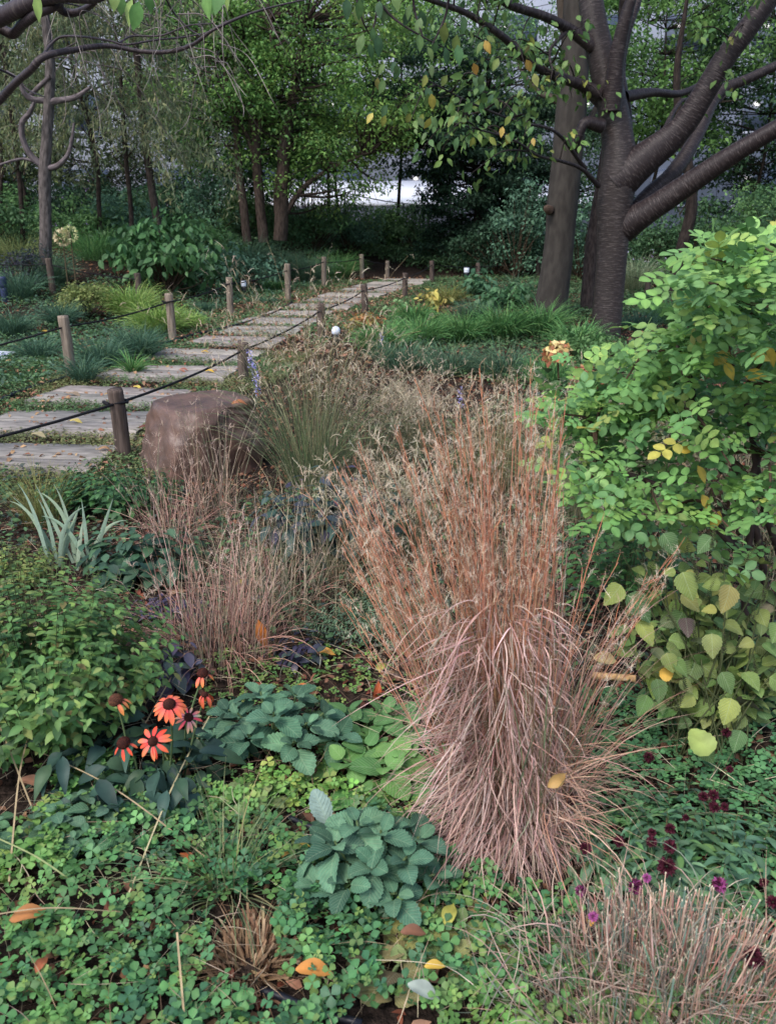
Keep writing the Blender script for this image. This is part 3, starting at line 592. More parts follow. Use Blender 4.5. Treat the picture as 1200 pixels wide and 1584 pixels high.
# near limb reaching in from a tree standing outside the left edge
OY = 5.2
ob = np.array([-3.6, 4.6, 0.]); ob[2] = float(H(ob[0], ob[1]))
t6 = thing('overhanging_tree', 'dark crooked branches reaching in at the top left corner from a tree outside the view', 'tree', ob)
tb = MB(); tube(tb, [ob-[0, 0, .2], ob+[0, 0, .9], ob+[.05, .1, 1.9], ob+[.1, .3, 2.9], ob+[0, .5, 4.2]], [.16, .13, .12, .1, .07], 18, s2l((60, 52, 54)), k=8, lump=.05); mesh_obj('trunk', tb, M_cherry, t6)
for pts, rr, Y0 in (([(-330, 95), (-120, 60), (-20, 35), (40, 8), (90, -8), (150, -5), (190, -30)], [24, 20, 16, 14, 13, 9, 6], OY-.2),
                ([(-60, 55), (-10, 42), (20, 52), (35, 38), (60, 20), (85, 8), (100, -25)], [9, 9, 9, 9, 8, 8, 6], OY-.1),
                ([(88, -5), (95, 15), (112, 20), (130, 15), (148, 2), (165, -20)], [9, 8, 7, 6, 5, 4], OY-.1),
                ([(-300, 330), (-60, 215), (-5, 160), (25, 128), (48, 108), (68, 88), (110, 78), (165, 71), (215, 79), (262, 80), (300, 68), (332, 45), (390, 20), (460, 2), (520, -8)], [14, 10, 7.5, 7, 6.5, 6, 5.2, 4.5, 4, 3.8, 3.4, 2.8, 2, 1.4, 1], OY),
                ([(66, 88), (78, 70), (96, 57), (130, 57), (170, 63), (195, 69), (240, 62), (280, 58), (320, 50), (352, 32)], [3, 2.6, 2.2, 2, 2, 1.8, 1.6, 1.5, 1.3, 1], OY+.1),
                ([(185, 66), (205, 56), (250, 55), (290, 40), (330, 36)], [2, 1.8, 1.6, 1.3, .9], OY),
                ([(256, -4), (268, 18), (290, 42), (310, 55)], [1.8, 1.6, 1.3, .9], OY-.1),
                ([(75, 90), (95, 78), (120, 65)], [2, 1.6, 1], OY), ([(-5, 105), (25, 120), (45, 140), (70, 150)], [2.2, 2, 1.8, 1], OY+.1), ([(98, 4), (130, 12), (165, 32), (184, 58)], [1.6, 1.2, 1, .7], OY)):
    lb = MB(); tube(lb, limb(pts, Y0, [.15*sin(i) for i in range(len(pts))]), [rad(a*.74, Y0) for a in rr], 12, s2l((62, 54, 58)), k=7, lump=.08); mesh_obj('limb', lb, M_cherry, t6)
btw = MB()
for _ in range(60):
    a_ = P(U(60, 380), U(-40, 110), U(4.8, 6.4)); dx = U(-.25, .45); ln_ = U(.15, .5); q_ = [a_, a_+[dx*.45, U(-.1, .1), -ln_*.25+.06], a_+[dx*.9, U(-.15, .15), -ln_*.7], a_+[dx*1.1, U(-.2, .2), -ln_]]
    tube(btw, q_, [.0032, .0026, .002, .001], 4, s2l(random.choice([(128, 118, 116), (96, 88, 88), (150, 142, 136)])), k=5)
mesh_obj('hanging_twigs', btw, M_bark, t6)
lv = MB()
def hang(pxs, Y, size, cols, dn=.9):
    n = len(pxs); pos = np.array([P(x, y, Y+U(-.15, .15)) for x, y in pxs]); d = unit(np.column_stack([U(-.5, .5, n), U(-.4, .4, n), -dn*np.ones(n)])); up = unit(np.column_stack([U(-.6, .6, n), -np.ones(n), U(0, .8, n)]))
    inst(lv, OVAL, pos, frames(d, up), size*U(.75, 1.15, n), pal(cols, n, .1))
LG = [(120, 168, 84), (100, 150, 78), (86, 132, 74), (140, 170, 90)]
hang([(62, -8), (205, -2), (215, 2), (190, -6), (228, -10), (178, -20), (320, -14), (330, -12), (354, -12), (345, -20)], 4.6, .11, LG)
tw = MB()
for pts in ([(520, -60), (548, -10), (560, 30), (575, 60)], [(600, -40), (585, 10), (574, 62)], [(700, -60), (690, 20), (668, 70)], [(640, -60), (640, 10), (655, 60)], [(560, -40), (600, 20), (650, 55), (700, 80)]):
    tube(tw, limb(pts, 6.3, [0, .1, 0, .1]), [.012, .009, .006, .003], 5, s2l((50, 44, 46)), k=5)
mesh_obj('twigs', tw, M_bark, t6)
L2 = [(88, 122, 66), (74, 112, 72), (120, 140, 66), (66, 98, 68)]
hang([(x+U(-9, 9), y+U(-8, 8)) for x, y in [(548, -8), (556, 4), (565, -10), (572, 45), (578, 58), (566, 62), (560, 50), (538, 0), (584, -6), (590, 62), (640, 20), (648, 35), (656, 50), (664, 66), (672, 60), (690, 30), (700, 50), (684, 74), (632, 5), (710, 70), (720, 20), (600, 0), (612, -10), (650, 8)]], 6.3, .115, L2)
hang([(U(570, 690), U(85, 200)) for _ in range(22)], 7.0, .10, L2+[(168, 160, 66)], .6)
hang([(U(690, 850), U(60, 215)) for _ in range(26)], 8.2, .11, L2+[(150, 158, 66), (178, 140, 60)], .5)
mesh_obj('leaves', lv, M_leaf, t6)

# ------------------------------------------------------------------ beyond the garden: fence, shelter, building
fbz = np.array([-9.0, 29.0, 0]); fbz[2] = float(H(-9, 29)); t = thing('railing', 'dark thin railing at the back edge of the garden', 'fence', fbz); x = -9.0; k = 0
while x < 13:
    z = float(H(x, 29)); mb = MB(); tube(mb, [np.array([x, 29, z-.1]), np.array([x, 29, z+1.35])], [.03, .03], 8, k=1, cap=True); mesh_obj('post', mb, M_black, t); x += 1.9
for zz in (.4, 1.3):
    mb = MB(); tube(mb, [np.array([q, 29, float(H(q, 29))+zz]) for q in np.linspace(-9, 12.9, 12)], [.018]*12, 6, k=2); mesh_obj('rail', mb, M_black, t)
def box(mb, a, b, col=(1, 1, 1)):
    (x0, y0, z0), (x1, y1, z1) = a, b; V = [(x0,y0,z0),(x1,y0,z0),(x1,y1,z0),(x0,y1,z0),(x0,y0,z1),(x1,y0,z1),(x1,y1,z1),(x0,y1,z1)]
    mb.add(np.array(V, float), np.array([(3,2,1,0),(4,5,6,7),(0,1,5,4),(1,2,6,5),(2,3,7,6),(3,0,4,7)]), col)
t = thing('shelter', 'low white-roofed shelter glimpsed under the trees beyond the path end', 'shelter', (-2, 35, .6))
mb = MB(); y0 = 33.0; V = np.array([(-7, y0, 2.40), (9, y0, 2.40), (9, y0+5, 3.4), (-7, y0+5, 3.4)]); mb.add(np.vstack([V, V-[0, 0, .14]]), np.array([(0,1,2,3),(7,6,5,4),(0,4,5,1),(1,5,6,2),(2,6,7,3),(3,7,4,0)]), (1,1,1)); mesh_obj('roof', mb, M_white, t, smooth=False)
for x in (-6.5, -2.5, 1.5, 5.5, 8.7):
    for y in (y0+.3, y0+4.6):
        mb = MB(); box(mb, (x-.06, y-.06, 0.2), (x+.06, y+.06, 2.3 if y < 35 else 3.15)); mesh_obj('post', mb, M_black, t, smooth=False)
t = thing('building', 'pale grey multi-storey building glimpsed high behind the trees', 'building', (2, 46, 0))
mb = MB(); box(mb, (-22, 44, -1), (26, 56, 16)); mesh_obj('wall', mb, M_wall, t, smooth=False)
for r_ in range(4):
    for c_ in range(11):
        x = -20 + c_*4.1; z = 2.6 + r_*3.3
        mb = MB(); box(mb, (x, 43.96, z), (x+2.3, 44.02, z+1.6)); wo = mesh_obj('window', mb, M_glass, t, smooth=False)
        mb = MB(); box(mb, (x-.08, 43.90, z-.14), (x+2.38, 43.955, z-.02)); mesh_obj('sill', mb, M_wall, wo, smooth=False)

# ------------------------------------------------------------------ grasses
def disc(n, r, p=0.5):
    a = U(0, 2*pi, n); q = r*U(0, 1, n)**p; return np.column_stack([q*np.cos(a), q*np.sin(a)])
def racemes(mb, pts, tdir, per, L, col, wd=.0022, hairs=5, open_=.5, hair=.012, droop=.6):
    """small feathery seed spikes standing off a stem: pts (N,3), tdir (N,3)"""
    n = len(pts); a = U(0, 2*pi, n); el = U(.5, 1.35, n)
    q = blades(mb, pts, a, el, L*U(.6, 1.25, n), U(-.2, droop*1.6, n), np.full(n, wd), 4, col*.9, col*1.1, taper=.6)
    m = q[:, 1:].reshape(-1, 3); m = np.repeat(m, hairs, 0); k = len(m); c = np.repeat(col, q[:, 1:].shape[1]*hairs, 0)
    aa = np.repeat(a, q[:, 1:].shape[1]*hairs) + U(-1.3, 1.3, k); blades(mb, m, aa, U(-.2, 1.4, k), hair*U(.5, 1.3, k), U(-.2, .5, k), np.full(k, wd*.42), 2, c*1.1, np.clip(c*1.35, 0, .85))
# the big russet clump in the middle of the bed
def bluestem():
    b = G(795, 1288); t = thing('russet_grass_clump', 'tall upright russet bunchgrass with pale feathery tops and a drooping pinkish skirt, filling the middle', 'ornamental grass', b)
    sm, rm, pts_, tg_ = MB(), MB(), [], []
    n = 190; tx = rng.choice([-.02, .08, .2, .3, .38, .5, .6, .7, .8, .9], n, p=[.08, .1, .1, .1, .1, .14, .12, .1, .08, .08]) + rng.normal(0, .025, n); px = 540 + 350*tx; ytop = np.interp(px, [530, 600, 700, 800, 880, 930], [705, 660, 625, 605, 620, 690]); py = ytop + 300*U(0, 1, n)**1.3
    Y = 2.32 - .30*tx + rng.normal(0, .10, n)
    extra = [(1060, 835, 1.95), (1052, 850, 1.93), (1040, 870, 1.9), (1000, 905, 1.9), (990, 1015, 1.85), (935, 800, 2.05), (1030, 905, 1.8), (985, 930, 1.82), (640, 590, 2.4), (740, 575, 2.4), (820, 560, 2.3), (505, 740, 2.3), (520, 800, 2.2), (560, 860, 2.0), (470, 760, 2.3), (960, 870, 1.9)]
    tips = np.array([P(a, c, d) for a, c, d in list(zip(px, py, Y))+extra]); n = len(tips)
    o = disc(n, .11); base = np.column_stack([b[0]+o[:, 0]+(tips[:, 0]-b[0])*.12, b[1]+o[:, 1]*.8, np.full(n, b[2])])
    v = tips-base; Ln = np.linalg.norm(v, axis=1); az = np.arctan2(v[:, 1], v[:, 0]); ee = np.arcsin(v[:, 2]/Ln); bd = np.where(np.arange(n) < 190, .22, .4)*U(.4, 1.3, n)
    c0 = pal([(150, 106, 90), (168, 120, 102), (122, 104, 82), (100, 114, 76)], n, .12, [.3, .32, .16, .22]); c1 = pal([(188, 120, 86), (196, 142, 110), (172, 106, 80)], n, .12)
    p = blades(sm, base, az, ee+bd*.38, Ln*1.01, bd, U(.003, .0042, n), 12, c0, c1, taper=.5)
    m = n*11; k = np.repeat(np.arange(n), 11); s_ = U(7.0, 12, m); i_ = np.minimum(s_.astype(int), 11); f = (s_-i_)[:, None]; q = p[k, i_]*(1-f)+p[k, i_+1]*f; d = unit(p[k, i_+1]-p[k, i_])
    d = unit(d + rng.normal(0, .2, (m, 3))); LL = (.105-.006*s_)*U(.6, 1.3, m); cc = pal([(188, 124, 90), (172, 104, 76), (196, 148, 116)], m, .12)
    q2 = blades(sm, q, np.arctan2(d[:, 1], d[:, 0]), np.arcsin(np.clip(d[:, 2], -1, 1)), LL, U(-.1, .5, m), U(.0012, .0022, m), 4, cc, cc*1.15, taper=.5)
    mesh_obj('stems', sm, M_dry, t); pts_ = np.concatenate([q2[:, -1], q2[::2, -2]])
    # extra leafy stalks that fill the lower half of the sheaf
    mb = MB(); n = 170; o = disc(n, .13); base = np.column_stack([b[0]+o[:, 0]*1.1, b[1]+o[:, 1], np.full(n, b[2])]); tx = -.09 + o[:, 0]*1.0 + rng.normal(0, .08, n); ty = .12 + o[:, 1]*.7 + rng.normal(0, .06, n)
    c0 = pal([(150, 98, 78), (172, 118, 92), (120, 98, 72), (98, 110, 74), (180, 140, 118)], n, .14, [.3, .3, .14, .12, .14]); blades(mb, base, np.arctan2(ty, tx), pi/2-np.hypot(tx, ty)*.72, U(.4, .8, n), U(.02, .42, n), U(.0028, .0044, n), 8, c0, c0*1.15); mesh_obj('stalks', mb, M_dry, t)
    # long upright leaves among the stems, some still green
    mb = MB(); n = 460; o = disc(n, .14); base = np.column_stack([b[0]+o[:, 0]*1.15, b[1]+o[:, 1], b[2]+U(0, .3, n)])
    az = np.arctan2(o[:, 1]+.03, o[:, 0]-.03)+rng.normal(0, .5, n); cc = pal([(176, 134, 120), (188, 152, 138), (158, 112, 98), (98, 124, 88), (128, 142, 108)], n, .12, [.28, .28, .16, .16, .12])
    blades(mb, base, az, U(1.05, 1.5, n), U(.3, .62, n), U(.2, 1.2, n), U(.0026, .0045, n), 7, cc, cc*1.1); mesh_obj('leaves', mb, M_dry, t)
    # the skirt of old leaves
    mb = MB(); n = 2900; ka = rng.choice(26, n); a = U(0, 2*pi, 26)[ka] + rng.normal(0, .22, n); r = .11*U(.2, 1, n); zz = .02 + .66*U(0, 1, n)**2.3; r = r*(1+.9*zz); base = np.column_stack([b[0]-.01-.08*zz+r*np.cos(a), b[1]+.08*zz+r*np.sin(a), b[2]+zz])
    cc = pal([(198, 164, 152), (184, 144, 134), (212, 186, 174), (160, 118, 108), (160, 150, 132), (124, 138, 110)], n, .14, [.3, .26, .18, .14, .08, .04])
    lf_ = np.cos(a-pi*1.12); az = a + rng.normal(0, .4, n); e0 = U(-.8, 1.2, n) - 1.1*zz; blades(mb, base, az, e0, (U(.10, .36, n)*U(.75, 1.2, 26)[ka])*(.84+.26*lf_)*(1-.45*zz), e0 + U(.5, 1.6, n) - .25*lf_, U(.002, .0046, n), 8, cc*.9, cc*1.05, turn=U(-1.3, 1.3, n), pw=.55)
    n = 200; a = U(-1.2, 1.2, n); base = np.column_stack([b[0]+.1*np.cos(a), b[1]-.05+.1*np.sin(a), b[2]+U(.08, .3, n)]); cc = pal([(206, 170, 146), (186, 140, 116)], n)
    blades(mb, base, a+rng.normal(0, .5, n), U(-.4, .9, n), U(.12, .34, n), U(.5, 1.8, n), U(.002, .0034, n), 6, cc, cc, turn=U(-1.2, 1.2, n)); mesh_obj('leaf_skirt', mb, M_dry, t)
    mb = MB(); m = len(pts_); racemes(mb, pts_, None, 1, .026, pal([(206, 190, 166), (194, 172, 148), (216, 204, 184), (188, 150, 122)], m, .1), hairs=4, wd=.0014, hair=.011, droop=.35)
    mesh_obj('seed_heads', mb, M_dry, t)
    return b
bluestem()
def small_red(px, py, n, h, rad_, label, lean=(0, 0), name='russet_grass_clump', cols=None, seeds=150, skirt=200):
    b = G(px, py); t = thing(name, label, 'ornamental grass', b); mb = MB(); o = disc(n, rad_)
    base = np.column_stack([b[0]+o[:, 0], b[1]+o[:, 1], np.full(n, b[2]-.01)]); tx = lean[0]+o[:, 0]*.8+rng.normal(0, .17, n); ty = lean[1]+o[:, 1]*.8+rng.normal(0, .15, n)
    c0 = pal(cols or [(178, 138, 122), (196, 164, 148), (156, 112, 98), (130, 140, 110)], n, .14, [.35, .3, .2, .15]); L = h*U(.4, 1.05, n)
    p = blades(mb, base, np.arctan2(ty, tx), pi/2-np.hypot(tx, ty), L, U(0, .5, n), U(.0028, .0042, n), 7, c0, c0*1.12, taper=.8); mesh_obj('stems', mb, M_dry, t)
    mb = MB(); a = U(0, 2*pi, skirt); base = np.column_stack([b[0]+rad_*np.cos(a)*.8, b[1]+rad_*np.sin(a)*.8, b[2]+U(0, .12, skirt)]); cc = pal([(186, 142, 124), (160, 116, 100), (200, 162, 140)], skirt)
    blades(mb, base, a, U(.1, 1.0, skirt), U(.15, .34, skirt), U(.6, 1.8, skirt), U(.0024, .0036, skirt), 6, cc, cc); mesh_obj('dry_leaves', mb, M_dry, t)
    mb = MB(); k = rng.choice(np.argsort(L)[n//2:], seeds); s_ = rng.choice([4, 5, 6, 7], seeds); racemes(mb, p[k, s_], None, 1, .03, pal([(200, 178, 160), (186, 160, 142)], seeds, .1), hairs=3); mesh_obj('seed_heads', mb, M_dry, t)
small_red(345, 1020, 260, .58, .2, 'thin russet bunchgrass standing left of the centre, in front of the boulder', seeds=260)
small_red(268, 850, 110, .62, .14, 'sparse russet bunchgrass right below the boulder, farther of the two', seeds=160, skirt=120)
small_red(330, 800, 90, .7, .13, 'wispy straw-coloured grass brushing the face of the boulder', name='wispy_grass_clump', cols=[(186, 160, 140), (170, 140, 120), (140, 134, 104), (120, 128, 100)], seeds=160, skirt=50)
small_red(430, 950, 150, .55, .2, 'tangle of straw stalks behind the orange upright leaf', name='wispy_grass_clump', cols=[(186, 168, 144), (160, 140, 116), (120, 128, 100), (90, 104, 80)], seeds=80, skirt=100)

# fountain-like grasses behind it
def fountain(px, py, n, h, label, lean=(0, 0), sd=.16, cols=((104, 118, 84), (134, 132, 98), (86, 106, 76), (166, 152, 122)), seedc=((206, 192, 166), (190, 176, 150), (176, 158, 132)), plumes=.35, rad_=.13, leafn=500, arch=1.0):
    b = G(px, py); t = thing('feathery_grass_clump', label, 'ornamental grass', b); mb = MB(); o = disc(leafn, rad_)
    base = np.column_stack([b[0]+o[:, 0], b[1]+o[:, 1], np.full(leafn, b[2])]); cc = pal(cols, leafn, .14)
    blades(mb, base, np.arctan2(o[:, 1], o[:, 0])+rng.normal(0, .6, leafn), U(.95, 1.5, leafn), h*U(.35, .85, leafn), U(.3, 1.8, leafn), U(.0025, .0045, leafn), 8, cc, cc*1.15); mesh_obj('leaves', mb, M_dry, t)
    mb = MB(); o = disc(n, rad_); base = np.column_stack([b[0]+o[:, 0], b[1]+o[:, 1], np.full(n, b[2])])
    tx = lean[0]+o[:, 0]*1.1+rng.normal(0, sd, n); ty = lean[1]+o[:, 1]*.8+rng.normal(0, sd*.7, n); c0 = pal(cols, n)
    p = blades(mb, base, np.arctan2(ty, tx), pi/2-np.hypot(tx, ty)*.8, h*U(.72, 1.1, n), U(.2, 1.0, n)*arch, np.full(n, .003), 12, c0, pal([(150, 132, 96), (128, 122, 84)], n), taper=.5, pw=2.2); mesh_obj('stems', mb, M_dry, t)
    mb = MB(); m = int(n*plumes*16); k = rng.choice(n, m); s_ = rng.choice([7, 8, 9, 10, 11, 12], m); f = U(0, 1, m)[:, None]; pts = p[k, s_-1]*f+p[k, s_]*(1-f)
    racemes(mb, pts, None, 1, .052, pal(seedc, m, .1), hairs=3, wd=.0034, droop=1.3, hair=.014); mesh_obj('seed_heads', mb, M_dry, t)
fountain(482, 762, 130, 1.34, 'tall olive feathery grass standing right behind the boulder', lean=(-.02, 0), plumes=.4, leafn=420, cols=((96, 122, 80), (120, 134, 92), (84, 108, 76), (158, 152, 118)), rad_=.13, sd=.17, arch=1.3)
fountain(560, 740, 80, .92, 'arching feathery grass with pale hooked bristles, centre of the bed', lean=(.28, -.05), plumes=.9, arch=1.7, sd=.2, leafn=260, rad_=.18)
fountain(650, 700, 45, .55, 'low arching feathery grass behind the top of the big russet clump', lean=(.0, 0), plumes=.8, arch=1.6, sd=.2)
fountain(760, 760, 60, .72, 'loose straw grass behind the right side of the big russet clump', lean=(.05, 0), plumes=.6, arch=.8, sd=.16, cols=((150, 136, 100), (128, 124, 84), (112, 122, 76), (166, 144, 112)))
fountain(890, 800, 70, .85, 'grey-green wispy grass between the russet clump and the green shrub', lean=(-.02, 0), plumes=.4, arch=.8, sd=.26, cols=((140, 148, 112), (112, 132, 92), (160, 152, 122), (120, 136, 100)))
fountain(620, 860, 50, .62, 'bristly pale grass low in the dark gap left of the russet clump', lean=(-.1, -.1), plumes=.9, arch=1.5, sd=.22, leafn=260)
fountain(520, 900, 26, .7, 'leaning straw stems crossing the dark gap in the centre', lean=(.2, -.1), plumes=.5, arch=.9, sd=.3, leafn=120, cols=((176, 160, 130), (150, 140, 110), (120, 128, 96)))

# cut-back clump in the lower right corner
def cut_clump():
    b = G(1035, 1585); t = thing('cut_grass_clump', 'clipped bunchgrass with square-cut blue-green and tan stalks, lower right corner', 'ornamental grass', b); mb = MB(); n = 1500; o = disc(n, .25)
    base = np.column_stack([b[0]+o[:, 0]*1.05, b[1]+o[:, 1]*.9, np.full(n, b[2])]); cc = pal([(158, 138, 124), (108, 132, 118), (182, 136, 118), (194, 160, 140), (160, 106, 92), (92, 116, 104)], n, .14, [.16, .2, .24, .16, .14, .1])
    tx = o[:, 0]*1.5+rng.normal(0, .14, n); ty = o[:, 1]*1.2+rng.normal(0, .15, n); L = U(.11, .24, n)*(1-.35*(np.hypot(o[:, 0], o[:, 1])/.25)**2)
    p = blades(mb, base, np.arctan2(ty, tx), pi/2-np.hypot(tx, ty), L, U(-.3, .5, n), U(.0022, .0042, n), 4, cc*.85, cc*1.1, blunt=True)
    tipc = np.tile(s2l((206, 196, 172)), (n, 1)); blades(mb, p[:, -1], np.arctan2(ty, tx), pi/2-np.hypot(tx, ty), np.full(n, .005), np.zeros(n), np.full(n, .0032), 1, tipc, tipc, blunt=True); mesh_obj('stalks', mb, M_dry, t)
    mb = MB(); n = 1500; a = U(0, 2*pi, n); r = U(.02, .33, n); base = np.column_stack([b[0]+1.15*r*np.cos(a), b[1]+.85*r*np.sin(a), b[2]+U(.0, .1, n)]); cc = pal([(190, 160, 142), (172, 136, 120), (204, 182, 164), (120, 134, 118)], n)
    blades(mb, base, a+rng.normal(0, 1.2, n), U(-.1, 1.1, n), U(.06, .24, n), U(.1, 1.6, n), U(.0018, .0036, n), 5, cc, cc, turn=U(-1.3, 1.3, n)); mesh_obj('dry_leaves', mb, M_dry, t)
cut_clump()
def stubs():
    b = G(385, 1500); t = thing('withered_grass_stub', 'brown clump of cut straw stubs in the clover at the bottom left', 'grass stub', b); mb = MB(); n = 330; o = disc(n, .075)
    base = np.column_stack([b[0]+o[:, 0], b[1]+o[:, 1]*1.2, np.full(n, b[2])]); cc = pal([(140, 108, 80), (166, 134, 100), (110, 84, 64), (184, 158, 122)], n)
    a = np.arctan2(o[:, 1], o[:, 0])+rng.normal(0, .6, n); blades(mb, base, a, U(.3, 1.4, n), U(.03, .085, n), U(-.2, .5, n), U(.004, .007, n), 3, cc*.8, cc, blunt=True)
    n = 130; a = U(0, 2*pi, n); base = np.column_stack([b[0]+.06*np.cos(a), b[1]+.07*np.sin(a), b[2]+U(.01, .04, n)]); cc = pal([(150, 120, 90), (120, 94, 70)], n)
    blades(mb, base, a, U(.1, .8, n), U(.05, .13, n), U(.4, 1.6, n), U(.002, .0035, n), 5, cc, cc); mesh_obj('stubs', mb, M_dry, t)
stubs()
def tuft(px, py, n, h, cols, wd, label, name='grass_tuft', rad_=.06, bend=(.6, 1.9), el=(.8, 1.5), cat='grass tuft', seg=8, group=None, lens=(.5, 1.05), Mt=None, turn=.3, at=None):
    b = G(px, py) if at is None else np.array([at[0], at[1], float(H(*at))]); t = MB(); o = disc(n, rad_)
    base = np.column_stack([b[0]+o[:, 0], b[1]+o[:, 1], np.full(n, b[2]-.01)]); cc = pal(cols, n, .13)
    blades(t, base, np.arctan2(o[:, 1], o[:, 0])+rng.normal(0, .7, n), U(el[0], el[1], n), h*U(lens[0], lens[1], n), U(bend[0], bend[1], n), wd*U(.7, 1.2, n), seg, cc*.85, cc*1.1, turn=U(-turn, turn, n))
    return single(name, t, Mt or M_dry, label, cat, b, group)
tuft(352, 1375, 170, .36, [(96, 124, 84), (78, 108, 76), (150, 146, 104), (120, 138, 92)], .0032, 'thin green sedge tuft with straw blades fanning over the clover', 'sedge_tuft', .045, bend=(.2, 1.6), el=(.35, 1.45))
tuft(66, 812, 330, .42, [(120, 128, 66), (140, 138, 78), (98, 116, 60), (160, 150, 92)], .003, 'yellow-green hair sedge beside the nearest plank slab', 'sedge_tuft', .09, bend=(.2, 1.2), el=(1.0, 1.5))
# long single straws over the lower left
t = G(10, 1300); sb = MB(); n = 0
for p0, p1, arch in (((0, 1190), (220, 1163), .1), ((-30, 1480), (190, 1438), .02), ((330, 1150), (200, 1420), .03), ((-40, 1110), (60, 1290), .12), ((230, 1165), (300, 1010), .0), ((150, 1035), (262, 1200), .0), ((0, 1150), (25, 1190), .05), ((280, 1500), (288, 1600), .01), ((-60, 1010), (40, 1145), .1), ((60, 1160), (20, 1395), .06), ((0, 1345), (150, 1420), .02), ((60, 1205), (330, 1365), .04)):
    a, c_ = G(*p0)+[0, 0, .10], G(*p1)+[0, 0, .05]; m = (a+c_)/2+[0, 0, arch]; k = s2l(random.choice([(190, 180, 140), (160, 168, 116), (180, 160, 126)]))
    v = c_-a; side = unit(np.cross(v, [0, 0, 1.]))*.0022; q, _ = smooth_path([a, m, c_], [1, 1, 1], 8); sg = len(q); V = np.stack([q-side, q+side], 1).reshape(-1, 3); f = np.arange(sg-1)*2
    ob_ = MB(); ob_.add(V, np.stack([f, f+1, f+3, f+2], -1), k)
    lbl = ['long pale straw arching over the left edge below the bush', 'straight straw lying across the clover at the left edge', 'slanting straw running down from the orange flowers to the sedge', 'curved blade drooping at the far left beside the brown leaf', 'dark dry stalk beside the open orange flower', 'dry brown flower stalk leaning across the orange flowers', 'short straw at the left edge near the dark leaves', 'short pale straw standing in the clover near the bottom edge', 'pale arching blade below the leafy bush at the left edge', 'long green blade hanging down the left side', 'thin straw in the clover left of the sedge', 'thin straw from the brown curled leaf to the sedge tuft'][n]
    single('straw_blade', ob_, M_dry, lbl, 'straw', a); n += 1
# grey iris-like fan
def iris(px, py, label):
    b = G(px, py); t = thing('iris_clump', label, 'iris', b)
    for k in range(15):
        mb = MB(); L = U(.26, .44); e = pi/2 + (k-7)*.06 + U(-.1, .1); o = np.array([-(k-7)*.0-.0+U(-.10, .10), U(-.05, .05), 0]); bend = random.choice([.05, .15, .4, 1.1])*np.sign(e-pi/2)
        tt = np.linspace(0, 1, 13); ea = e + bend*tt**2.6; pt = np.cumsum(np.column_stack([np.cos(ea), np.sin(tt*2)*.15, np.sin(ea)])*L/13, 0) + b + o; sd = np.column_stack([-np.sin(ea), np.full(13, U(-.3, .3)), np.cos(ea)])
        wv = (.010*np.clip(1-tt**3, .03, 1)*(.75+.4*np.sin(tt*2.4)))[:, None]; V = np.stack([pt-sd*wv, pt+[0, -.003, 0], pt+sd*wv], 1).reshape(-1, 3); f = np.arange(12)*3
        mb.add(V, np.vstack([np.stack([f, f+1, f+4, f+3], -1), np.stack([f+1, f+2, f+5, f+4], -1)]), pal([(132, 160, 142), (116, 146, 130), (144, 166, 140)], 1, .08)[0])
        mesh_obj('leaf', mb, M_soft, t)
iris(112, 885, 'grey-green sword-leaved iris fan at the left, behind the leafy bush')

# ------------------------------------------------------------------ leafy plants
def leafy_bush(name, label, cat, b, r, h, nst, per, tpl, size, cols, M, wts=None, stemc=(86, 92, 60), lean=(0, 0), up=.7, base_r=.35, droop=0.2, opp=True, twist=0.0, t0=.3, stems=True, extra=None):
    t = thing(name, label, cat, b); sb, lv = MB(), MB(); o = disc(nst, 1.0)
    base = np.column_stack([b[0]+o[:, 0]*r[0]*base_r, b[1]+o[:, 1]*r[1]*base_r, np.full(nst, b[2])])
    tx, ty = lean[0]+o[:, 0]*r[0]*(1-base_r), lean[1]+o[:, 1]*r[1]*(1-base_r); rr = np.hypot(o[:, 0], o[:, 1]); hh = h*np.sqrt(np.clip(1.02-rr**2*.75, .1, 1))*U(.75, 1.1, nst)
    L = np.sqrt(tx**2+ty**2+hh**2)*1.05; el = np.arctan2(hh, np.hypot(tx, ty)); cs = pal([stemc], nst, .15)
    p = blades(sb, base, np.arctan2(ty, tx), el+.12, L, np.full(nst, .25), np.full(nst, .0035), 8, cs, cs, taper=.4)
    if stems: mesh_obj('stems', sb, M_dry, t)
    tt = np.linspace(t0, 1, per)*8; i0 = np.clip(tt.astype(int), 0, 7); f = (tt-i0)[None, :, None]; pos = p[:, i0]*(1-f)+p[:, i0+1]*f; ax = unit(p[:, i0+1]-p[:, i0])
    phi = U(0, 2*pi, nst)[:, None] + (np.arange(per)//(2 if opp else 1))[None]*(pi/2 if opp else 2.4) + (np.arange(per) % 2)[None]*(pi if opp else 0)+rng.normal(0, .3, (nst, per))
    u = unit(np.cross(ax, np.array([.3, .9, .1]))); v = np.cross(ax, u); rad_ = np.cos(phi)[..., None]*u + np.sin(phi)[..., None]*v
    d = unit(rad_ + ax*.35 - np.array([0, 0, droop])); m = nst*per; nrm = unit(ax*up + np.array([0, 0, .6]) + rng.normal(0, .2, (nst, per, 3)))
    sz = size*U(.65, 1.2, (nst, per))*(1-.45*np.linspace(0, 1, per)[None]**3)
    inst(lv, tpl, pos.reshape(-1, 3), frames(d.reshape(-1, 3), nrm.reshape(-1, 3)), sz.ravel(), pal(cols, m, .14, wts)); mesh_obj('foliage', lv, M, t)
    return t, p
leafy_bush('leafy_shrub', 'rounded bright green small-leaved bush at the left edge', 'shrub', G(60, 1125), (.50, .46), .50, 330, 15, OVAL, .046, [(96, 138, 74), (82, 122, 68), (116, 156, 80), (66, 104, 62), (138, 160, 84), (140, 128, 76)], M_leaf, wts=[.27, .26, .2, .17, .07, .03], base_r=.55)
